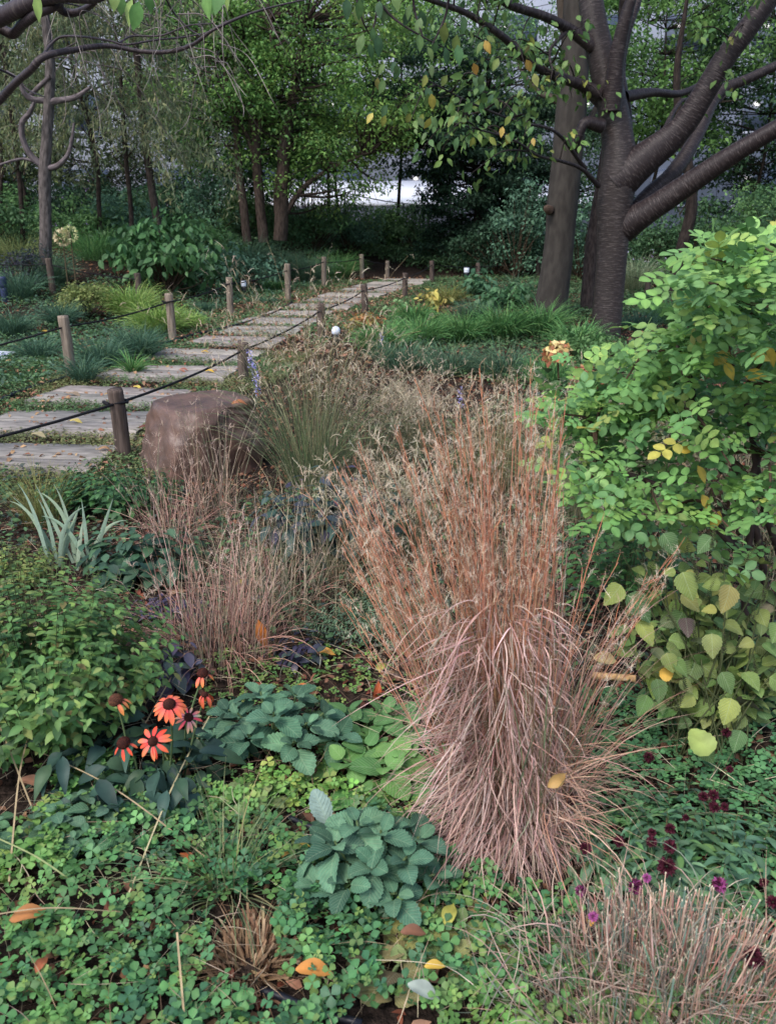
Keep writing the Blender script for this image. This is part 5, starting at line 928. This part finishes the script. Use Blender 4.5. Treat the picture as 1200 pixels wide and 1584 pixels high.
# ------------------------------------------------------------------ tufts in the beds
MO = [(72, 108, 88), (86, 122, 98), (60, 94, 78), (98, 132, 98)]; LI = [(146, 178, 84), (126, 164, 78), (160, 182, 100), (108, 148, 72)]
GN = [(84, 136, 76), (100, 152, 84), (70, 116, 68), (116, 156, 88)]; BGN = [(76, 112, 88), (92, 126, 96), (64, 96, 78), (110, 136, 100)]
VG = [(168, 180, 138), (186, 192, 156), (122, 146, 104), (144, 160, 120)]
T_ = [
 (160, 572, .30, MO, 'dark mondo grass tuft right of the first left-hand post', 700, .14), (215, 556, .34, MO, 'largest dark mondo grass tuft leaning over the fourth plank slab', 900, .17), (130, 592, .26, MO, 'small dark mondo tuft at the foot of the first left-hand post', 300, .09), (205, 580, .22, GN, 'small bright tuft in front of the mondo grass', 120, .04),
 (62, 560, .28, MO, 'dark grass tuft left of the first left-hand post', 420, .13), (20, 520, .34, MO, 'blue-green grass tuft at the left edge above the white sign', 500, .18), (95, 505, .34, MO, 'blue-green grass tuft behind the first left-hand post', 500, .16),
 (245, 520, .42, LI, 'lime-green grass tuft by the second left-hand post', 800, .2), (205, 492, .46, LI, 'lime-green grass fountain behind the mondo tuft', 800, .22), (288, 508, .22, LI, 'lime-green grass between the second and third left-hand posts', 600, .2),
 (318, 482, .16, MO, 'blue-green tuft left of the third left-hand post', 500, .18), (414, 470, .12, MO, 'blue-green tuft beside the white-topped light', 500, .2), (425, 450, .2, GN, 'green tuft before the fourth left-hand post', 500, .2),
 (475, 437, .62, BGN, 'big arching grass mound left of the far slabs', 900, .32), (520, 432, .6, GN, 'big arching grass mound nearest the path end', 900, .32), (430, 430, .62, BGN, 'big arching grass mound behind the fourth left-hand post', 900, .34), (535, 415, .3, GN, 'rounded green tuft at the path end', 500, .25),
 (385, 415, .6, BGN, 'soft grass drift right of the big-leaved shrub', 800, .34), (30, 462, .45, MO, 'dusky grass behind the dark blue light', 500, .24), (80, 440, .5, BGN, 'blue-green grass before the yellowish mound', 600, .26), (150, 402, .55, GN, 'pale green grass drift under the mottled trunk', 600, .4), (30, 408, .5, [(110, 126, 76), (128, 140, 86)], 'straw-green grass along the far rope at the left', 600, .45), (215, 410, .5, BGN, 'blue-green grass left of the big-leaved shrub', 500, .35),
 (590, 545, .34, GN, 'strappy green tuft behind the feathery grass, nearest the rounded light', 500, .2), (650, 535, .36, GN, 'strappy green tuft left of centre in the right bed', 600, .22), (715, 530, .36, GN, 'strappy green tuft at the centre of the right bed', 600, .22), (775, 525, .4, GN, 'strappy green tuft before the smooth trunk', 700, .24), (835, 522, .4, GN, 'strappy green tuft at the foot of the smooth trunk', 700, .22), (890, 545, .34, GN, 'strappy green tuft at the foot of the cherry', 500, .2),
 (620, 570, .3, BGN, 'fine blue-green tuft just behind the arching bristles', 500, .24), (700, 580, .3, BGN, 'fine blue-green tuft behind the low feathery grass', 500, .24), (780, 585, .32, BGN, 'fine blue-green tuft behind the straw grass', 500, .24), (850, 600, .3, GN, 'green tuft just left of the faded hydrangea', 400, .18),
 (640, 500, .3, GN, 'green tuft at the near right of the far slabs', 400, .2), (690, 470, .3, [(120, 132, 66), (138, 136, 76)], 'yellowing tuft right of the far slabs', 500, .24), (735, 500, .34, BGN, 'blue-green tuft under the yellow leggy plant', 500, .22), (800, 470, .5, BGN, 'spiky tuft left of the smooth trunk', 300, .2),
 (980, 450, .62, VG, 'pale striped arching grass seen right of the cherry trunk', 900, .3), (1035, 500, .34, GN, 'low green tuft under the right-hand rope', 400, .3), (985, 510, .28, MO, 'dark low tuft right of the cherry trunk', 400, .25), (900, 425, .7, BGN, 'tall blue-green grass between the two big trunks', 600, .3), (770, 415, .3, BGN, 'grass tuft behind the far white light', 400, .3),
]
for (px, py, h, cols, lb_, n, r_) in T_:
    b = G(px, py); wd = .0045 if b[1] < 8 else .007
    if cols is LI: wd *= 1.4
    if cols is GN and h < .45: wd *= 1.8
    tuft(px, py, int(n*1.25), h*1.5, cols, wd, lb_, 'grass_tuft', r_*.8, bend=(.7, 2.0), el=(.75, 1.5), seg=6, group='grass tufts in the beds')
# ------------------------------------------------------------------ shrubs and leafy perennials farther back
def shrub(px, py, rx_, rz_, cols, label, leaf=.07, ncl=22, per=90, tpl=KITE, name='shrub', Y=None, M=None, clr=.22, ry_=None, droop=.35, flowers=None, zc=.95, stems=True, gr='shrubs at the back of the beds', cat='shrub'):
    b = G(px, py) if Y is None else P(px, py, Y); b[2] = float(H(b[0], b[1])); t = thing(name, label, cat, b, gr); c = b+[0, 0, rz_*zc]
    cl = ellips(ncl, c, (rx_, ry_ or rx_*.7, rz_), .35, -.8); sb = MB()
    for q in cl: tube(sb, [b+rng.normal(0, .05, 3)*[1, 1, 0], (b+q)/2+rng.normal(0, .05, 3), q], [.014, .01, .004], 5, s2l((74, 62, 50)), k=3)
    mesh_obj('stems', sb, M_bark, t); lm = MB(); crown(lm, cl, U(.8, 1.2, ncl)*clr, per, tpl, leaf, cols, .7, droop); mesh_obj('foliage', lm, M or M_far, t, smooth=tpl is not KITE)
    if flowers:
        fm = MB(); n = flowers[1]; d = rdir(n, -.2, 1); p = c + d*[rx_*1.05, rx_*.8, rz_*1.05]; p = np.repeat(p, 7, 0)+rng.normal(0, .025, (n*7, 3)); inst(fm, KITE, p, frames(rdir(n*7), rdir(n*7)), U(.02, .035, n*7), pal(flowers[0], n*7, .08)); mesh_obj('flowers', fm, M_col, t)
    return t
DG = [(78, 116, 76), (92, 130, 84), (64, 98, 68)]; MG = [(102, 146, 86), (120, 160, 94), (88, 128, 78)]; YG = [(140, 154, 84), (122, 140, 78), (156, 162, 98), (100, 122, 70)]; BG2 = [(92, 132, 106), (106, 146, 114), (78, 114, 92)]
shrub(262, 452, .95, .62, [(74, 118, 72), (90, 136, 80), (60, 98, 62)], 'large drooping-leaved shrub, biggest in the left bed', .17, 46, 26, OVAL, 'broad_leaved_shrub', clr=.34, droop=.7, M=M_leaf)
shrub(128, 492, .42, .34, YG, 'yellowish small-leaved mound left of the lime grass', .05, 26, 70, KITE, clr=.16)
shrub(40, 445, .5, .35, [(66, 58, 84), (58, 78, 70)], 'dusky purple-green low shrub behind the dark blue light', .05, 18, 60, KITE, clr=.2)
for a in [
 (8, 372, 1.0, .55, MG, 'green undergrowth shrub at the far left edge', 15.5), (125, 350, .75, .42, MG, 'leafy shrub with two purple flower heads right of the mottled trunk', 15.3), (185, 345, .7, .45, BG2, 'blue-green shrub behind the big-leaved one on its left', 15.8), (240, 335, .8, .5, DG, 'dark shrub under the weeping strands', 17.0),
 (330, 335, .6, .7, BG2, 'upright blue-green shrub left of the leaning dark stem', 17.0), (300, 375, .8, .32, MG, 'low spreading plant in front of the upright blue-green shrub', 14.5), (345, 395, .8, .26, BG2, 'low grey-green ground shrub under the leaning stem', 13.5), (375, 350, .7, .5, MG, 'green shrub at the feet of the three dark stems', 18.0),
 (450, 360, .9, .5, DG, 'dark shrub right behind the stout dark stem', 17.8), (478, 345, 1.3, 1.5, MG, 'loose mid-green shrub under the bright crowns', 18.4), (540, 362, .9, .55, BG2, 'blue-green shrub before the white shelter roof', 19.5), (590, 365, .9, .6, MG, 'pale green shrub at the end of the path', 20.5),
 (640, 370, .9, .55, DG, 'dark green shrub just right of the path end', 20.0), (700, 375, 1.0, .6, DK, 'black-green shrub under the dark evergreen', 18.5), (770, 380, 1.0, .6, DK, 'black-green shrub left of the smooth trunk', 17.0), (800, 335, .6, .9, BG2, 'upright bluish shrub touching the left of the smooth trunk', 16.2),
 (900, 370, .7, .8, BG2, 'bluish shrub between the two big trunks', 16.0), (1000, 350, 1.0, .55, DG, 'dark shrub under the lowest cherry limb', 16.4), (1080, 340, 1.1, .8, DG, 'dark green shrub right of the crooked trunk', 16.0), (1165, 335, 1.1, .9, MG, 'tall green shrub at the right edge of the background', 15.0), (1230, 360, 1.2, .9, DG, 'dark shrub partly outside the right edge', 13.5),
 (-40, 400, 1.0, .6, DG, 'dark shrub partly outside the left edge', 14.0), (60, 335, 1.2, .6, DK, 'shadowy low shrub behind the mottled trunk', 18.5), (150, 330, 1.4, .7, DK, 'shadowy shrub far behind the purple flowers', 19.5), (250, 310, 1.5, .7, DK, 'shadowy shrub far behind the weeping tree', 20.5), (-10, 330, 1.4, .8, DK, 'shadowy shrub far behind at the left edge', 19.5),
]:
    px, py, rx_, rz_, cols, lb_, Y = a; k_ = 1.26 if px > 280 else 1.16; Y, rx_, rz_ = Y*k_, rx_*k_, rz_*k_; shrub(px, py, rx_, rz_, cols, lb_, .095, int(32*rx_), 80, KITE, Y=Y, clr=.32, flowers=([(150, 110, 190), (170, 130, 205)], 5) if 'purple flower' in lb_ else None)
shrub(1112, 420, .55, .42, [(150, 146, 66), (120, 124, 58), (170, 150, 76)], 'yellowing shrub behind the rose shrub tip', .06, 26, 60, KITE, Y=13.5, clr=.2)
shrub(1055, 430, .6, .34, MG, 'low shrub dotted with mauve flowers right of the striped grass', .06, 22, 60, KITE, Y=17.6, clr=.22, flowers=([(176, 160, 206), (200, 190, 222), (160, 140, 196)], 26))
shrub(990, 405, .6, .4, DG, 'dark plant with small mauve flowers behind the striped grass', .06, 20, 60, KITE, Y=18.5, clr=.22, flowers=([(176, 160, 206), (196, 180, 222)], 14))
shrub(775, 478, .5, .24, [(70, 112, 76), (86, 130, 84)], 'dark broad-leaved perennial left of the smooth trunk', .14, 18, 16, OVAL, 'broad_leaved_plant', clr=.2, M=M_leaf, cat='plant')
shrub(745, 460, .4, .22, [(70, 112, 80), (86, 130, 92)], 'blue-green broad-leaved perennial below the far white light', .13, 14, 16, OVAL, 'broad_leaved_plant', clr=.2, M=M_leaf, cat='plant')
shrub(565, 515, .26, .14, [(196, 116, 70), (170, 140, 84), (140, 150, 80), (150, 90, 66)], 'low orange-tinged plant by the rounded light', .07, 16, 26, OVAL, 'reddening_plant', clr=.12, M=M_leaf, cat='plant')
shrub(672, 492, .22, .22, [(206, 190, 90), (186, 170, 90), (140, 150, 90)], 'leggy yellow-leaved plant right of the far slabs', .12, 9, 8, OVAL, 'yellowing_plant', clr=.14, M=M_leaf, cat='plant')
shrub(612, 495, .22, .16, [(130, 170, 110), (110, 150, 96)], 'fresh pale green plant beside the far slabs', .09, 9, 12, OVAL, 'pale_plant', clr=.12, M=M_leaf, cat='plant')
shrub(905, 520, .7, .16, MG, 'low green edging plants right of the cherry foot', .05, 30, 50, KITE, 'low_plant', Y=9.6, clr=.18, cat='plant')
shrub(1090, 520, .9, .2, DG, 'low dark planting behind the rose shrub', .06, 36, 60, KITE, 'low_plant', Y=9.2, clr=.2, cat='plant')
shrub(1000, 660, .5, .28, [(110, 130, 88), (130, 140, 100), (150, 130, 96)], 'dull dry perennial behind the rose shrub', .06, 26, 50, NARROW, 'low_plant', Y=4.8, clr=.2, cat='plant')
shrub(1130, 740, .5, .34, [(120, 110, 90), (140, 128, 104), (96, 104, 76)], 'twiggy dry plant seen through the rose stems', .05, 26, 50, NARROW, 'low_plant', Y=4.0, clr=.2, cat='plant')
# cream ball flowers by the far rope
for px, py, r_, lb_ in ((97, 367, .13, 'cream ball-shaped flower head by the far rope'), (109, 362, .12, 'greenish ball-shaped flower head by the far rope')):
    c = P(px, py, 13.2); b = np.array([c[0], 13.2, float(H(c[0], 13.2))]); t = thing('ball_flower', lb_, 'flower', b); mb = MB(); tube(mb, [b, (b+c)/2, c], [.012, .01, .01], 6, s2l((90, 80, 62))); mesh_obj('stem', mb, M_dry, t)
    mb = MB(); d = rdir(160); inst(mb, KITE, c+d*r_*.7, frames(d, rdir(160)), r_*.4*np.ones(160), pal([(190, 196, 140)] if px > 100 else [(206, 192, 150)], 160, .1)); mesh_obj('flower_head', mb, M_col, t)
# blue-violet flower wands by the boulder and in the grass
for k, (px, py, gx_, gy_) in enumerate([(392, 570, 402, 700), (398, 590, 410, 705), (388, 550, 398, 690), (712, 610, 715, 700), (590, 520, 600, 560)]):
    b = G(gx_, gy_); c = P(px, py, b[1]); t = thing('blue_flower_spike', ['short blue-violet flower spike right above the boulder', 'middle blue-violet flower spike above the boulder', 'tallest blue-violet flower spike above the boulder', 'single blue flower behind the top of the russet clump', 'small violet flower near the rounded light'][k], 'flower', b)
    mb = MB(); tube(mb, [b, (b+c)/2+[.01, 0, 0], c], [.003, .0025, .002], 5, s2l((96, 110, 84))); mesh_obj('stem', mb, M_dry, t); mb = MB(); n = 60; p = c+[0, 0, -.0]+np.column_stack([rng.normal(0, .012, n), rng.normal(0, .012, n), U(-.09, .04, n)]); inst(mb, KITE, p, frames(rdir(n), rdir(n)), U(.012, .022, n), pal([(150, 146, 214), (128, 124, 200), (180, 176, 226)], n, .08)); mesh_obj('flowers', mb, M_col, t)

# ------------------------------------------------------------------ ground covers and litter (uncountable)
def field(dens, y0, y1, polys=None, holes=None, xmax=None, thin=None):
    xw = xmax or (y1*.62+1.0); n = int(dens*2*xw*(y1-y0)); xy = np.column_stack([U(-xw, xw, n), U(y0, y1, n)]); p = onground(xy); px, py = proj(p)
    k = (px > -90) & (px < 1290) & (py < 1760)
    if polys: q = np.zeros(n, bool); 
    if polys:
        for po in polys: q |= inpoly(px, py, po)
        k &= q
    for po in holes or []: k &= ~inpoly(px, py, po)
    if thin is not None: k &= noise2(xy[:, 0], xy[:, 1], thin[0])*.5+.5 > thin[1]*U(.5, 1.5, n)
    return xy[k], px[k], py[k]
def cover(name, label, fld, tpl, size, cols, M, hgt_=(.01, .05), tilt=.35, lump=.03, patch=None, slab=True, cat='ground cover'):
    xy = fld[0]
    if slab: xy = xy[off_slab(xy, -.035 + .05*rng.normal(0, 1) * 0 - (.03 if name == 'creeping_cover' else 0))]
    n = len(xy); p = onground(xy); p[:, 2] += U(*hgt_, n) + lump*(noise2(xy[:, 0], xy[:, 1], 5)*.5+.5)
    a = U(0, 2*pi, n); d = np.column_stack([np.cos(a), np.sin(a), np.zeros(n)]); up = np.column_stack([rng.normal(0, tilt, (n, 2)), np.ones(n)]); col = pal(cols, n, .12)
    if patch is not None:
        f = ss(noise2(xy[:, 0]+9, xy[:, 1], patch[1]), -.1, .35)[:, None]; col = col*(1-f)+pal(patch[0], n, .12)*f
    mb = MB(); inst(mb, tpl, p, frames(d-up*np.sum(d*up, 1, keepdims=True)/np.sum(up*up, 1, keepdims=True), up), size*U(.5, 1.3, n), col); o = mesh_obj(name, mb, M, None); tag(o, label, cat, None, 'stuff'); return o
LT = leaf_tpl(W=.6, seg=3, fold=.4, curl=.4)
low = [[(-90, 1200), (150, 1190), (330, 1240), (420, 1210), (560, 1240), (700, 1340), (800, 1400), (900, 1420), (1000, 1500), (1290, 1500), (1290, 1800), (-90, 1800)]]
soilholes = [[(390, 1540), (480, 1540), (480, 1600), (390, 1600)], [(590, 1480), (640, 1480), (640, 1540), (590, 1540)], [(330, 1410), (430, 1410), (430, 1540), (330, 1540)], [(-50, 1200), (110, 1200), (60, 1300), (-50, 1320)], [(430, 1270), (540, 1270), (540, 1310), (430, 1310)]]
cover('clover_cover', 'dense carpet of three-part leaves covering the ground at the bottom', field(3300, 1.15, 2.6, low, soilholes, 1.5, (3.2, .1)), CLOVER, .0188, [(86, 142, 84), (72, 124, 84), (100, 156, 88), (62, 106, 74), (118, 150, 76)], M_leaf, (.01, .07), .45, .03, ([(118, 172, 80), (134, 184, 86), (102, 154, 76), (150, 170, 84)], 2.4))
cover('clover_cover', 'small-leaved clover carpet on the right under the burgundy flowers', field(2400, 1.5, 3.2, [[(900, 1080), (1290, 1060), (1290, 1420), (960, 1440), (880, 1300)], [(1290, 1000), (1150, 1000), (1150, 1300), (1290, 1300)]], None, 2.2), CLOVER, .018, [(84, 140, 88), (70, 118, 78), (100, 152, 92)], M_leaf, (.015, .05), .3, .03)
cover('clover_cover', 'tiny clover leaves in the gap around the coneflowers and the upper sage clump', field(1900, 1.9, 3.4, [[(300, 1010), (640, 1000), (680, 1120), (640, 1240), (520, 1240), (330, 1260), (250, 1200)], [(560, 1180), (680, 1180), (700, 1300), (620, 1330)]], None, 2.0, (4, .25)), CLOVER, .0125, [(112, 154, 74), (92, 138, 72), (80, 124, 68), (140, 164, 80)], M_leaf, (.008, .03), .3, .01)
cover('mixed_cover', 'low mixed leaves between the plants in the middle of the bed', field(900, 2.6, 7.5, [[(-90, 700), (230, 760), (450, 780), (900, 560), (1290, 560), (1290, 1100), (900, 1080), (560, 1010), (240, 1020), (-90, 1120)]], None, 4.5, (2.0, .3)), OVAL, .035, [(74, 110, 70), (90, 128, 76), (60, 92, 64), (70, 84, 80)], M_leaf, (.01, .07), .5, .04)
pathp = [[(-90, 560), (60, 560), (200, 520), (420, 455), (560, 420), (700, 420), (640, 470), (520, 520), (440, 590), (300, 640), (250, 760), (-90, 790)]]
cover('creeping_cover', 'fine creeping green mat between and beside the plank slabs', field(5200, 4.6, 9.8, pathp, None, 4.5, (2.2, .24)), KITE, .024, [(96, 132, 76), (82, 118, 70), (112, 144, 84), (72, 104, 66)], M_leaf, (.0, .045), .5, .03, ([(120, 132, 80), (136, 140, 88)], 1.5))
cover('creeping_cover', 'sparse green sprinkling along the far half of the path', field(1500, 9.8, 20, pathp, None, 5.5, (1.6, .35)), KITE, .04, [(100, 138, 84), (86, 122, 76)], M_leaf, (.0, .04), .5, .02)
cover('bed_cover', 'low green planting filling the left bed', field(900, 7.5, 21, [[(-90, 340), (360, 340), (560, 400), (560, 430), (445, 455), (350, 480), (262, 520), (110, 580), (-90, 640)]], None, 11, (1.3, .35)), KITE, .055, [(84, 120, 76), (98, 136, 84), (72, 106, 70), (88, 120, 100)], M_leaf, (.0, .07), .6, .04)
cover('bed_cover', 'low green planting filling the right bed under the trees', field(900, 6.2, 21, [[(660, 430), (640, 480), (540, 520), (560, 560), (900, 620), (1290, 640), (1290, 400), (760, 400)]], None, 11, (1.3, .35)), KITE, .05, [(84, 124, 78), (100, 138, 84), (72, 108, 70), (104, 118, 80)], M_leaf, (.0, .07), .6, .04)
cover('leaf_litter', 'brown leaves and bark drifted in the gaps of the far slabs', field(190, 9.5, 20, [[(230, 540), (330, 500), (420, 458), (560, 424), (700, 424), (640, 470), (560, 520), (460, 600)]], None, 5), LT, .05, [(128, 104, 90), (150, 128, 106), (104, 84, 72), (130, 92, 74)], M_dry, (.01, .05), .5, 0, cat='leaf litter')
cover('far_cover', 'dim green growth on the ground under the back trees', field(420, 17, 30, [[(-90, 290), (1290, 290), (1290, 430), (680, 425), (560, 400), (-90, 400)]], None, 16), KITE, .10, [(84, 120, 78), (98, 134, 84), (72, 104, 70)], M_leaf, (.0, .3), .6, .1)
cover('leaf_litter', 'brown fallen leaves and bark scraps scattered over the soil', field(420, 1.2, 9, None, None, 5.5), LT, .034, [(112, 80, 62), (140, 100, 78), (90, 66, 54), (156, 120, 92), (120, 66, 50)], M_dry, (.004, .02), .5, 0, cat='leaf litter')
cover('leaf_litter', 'brown litter along the path and under the far planting', field(130, 9, 21, None, None, 10), LT, .06, [(112, 80, 62), (140, 96, 72), (90, 66, 54), (150, 112, 84)], M_dry, (.004, .03), .5, 0, cat='leaf litter')
cover('leaf_litter', 'small dry leaves lying on the plank slabs', field(60, 5, 18, pathp, None, 5), LT, .05, [(150, 116, 90), (170, 140, 104), (140, 90, 70)], M_dry, (.05, .06), .3, 0, slab=False, cat='leaf litter')
# straw lying everywhere in the near bed
fl = field(420, 1.2, 4.6, None, None, 2.8)[0]; n = len(fl); sm = MB(); cc = pal([(176, 160, 130), (150, 128, 104), (196, 182, 152), (120, 96, 76)], n, .15); blades(sm, onground(fl, .02)+np.column_stack([np.zeros((n, 2)), U(0, .05, n)]), U(0, 2*pi, n), U(-.05, .35, n), U(.05, .2, n), U(0, .6, n), U(.0014, .0026, n), 4, cc, cc, turn=U(-.8, .8, n))
tag(mesh_obj('dry_straw', sm, M_dry), 'thin dry straw and dead stems littering the near bed', 'straw litter', None, 'stuff')
fl = field(420, 2.4, 6.5, [[(380, 780), (560, 700), (1000, 640), (1290, 640), (1290, 1000), (900, 900), (620, 1000), (420, 1000), (300, 900)]], None, 3.5)[0]; n = len(fl); sm = MB(); cc = pal([(150, 138, 108), (112, 120, 84), (176, 160, 132), (90, 110, 76)], n, .15); blades(sm, onground(fl), U(0, 2*pi, n), U(.5, 1.5, n), U(.15, .42, n), U(0, 1.2, n), U(.002, .0034, n), 5, cc, cc, turn=U(-.5, .5, n))
tag(mesh_obj('wild_grass', sm, M_dry), 'loose thin grass growing between the clumps of the bed', 'grass', None, 'stuff')
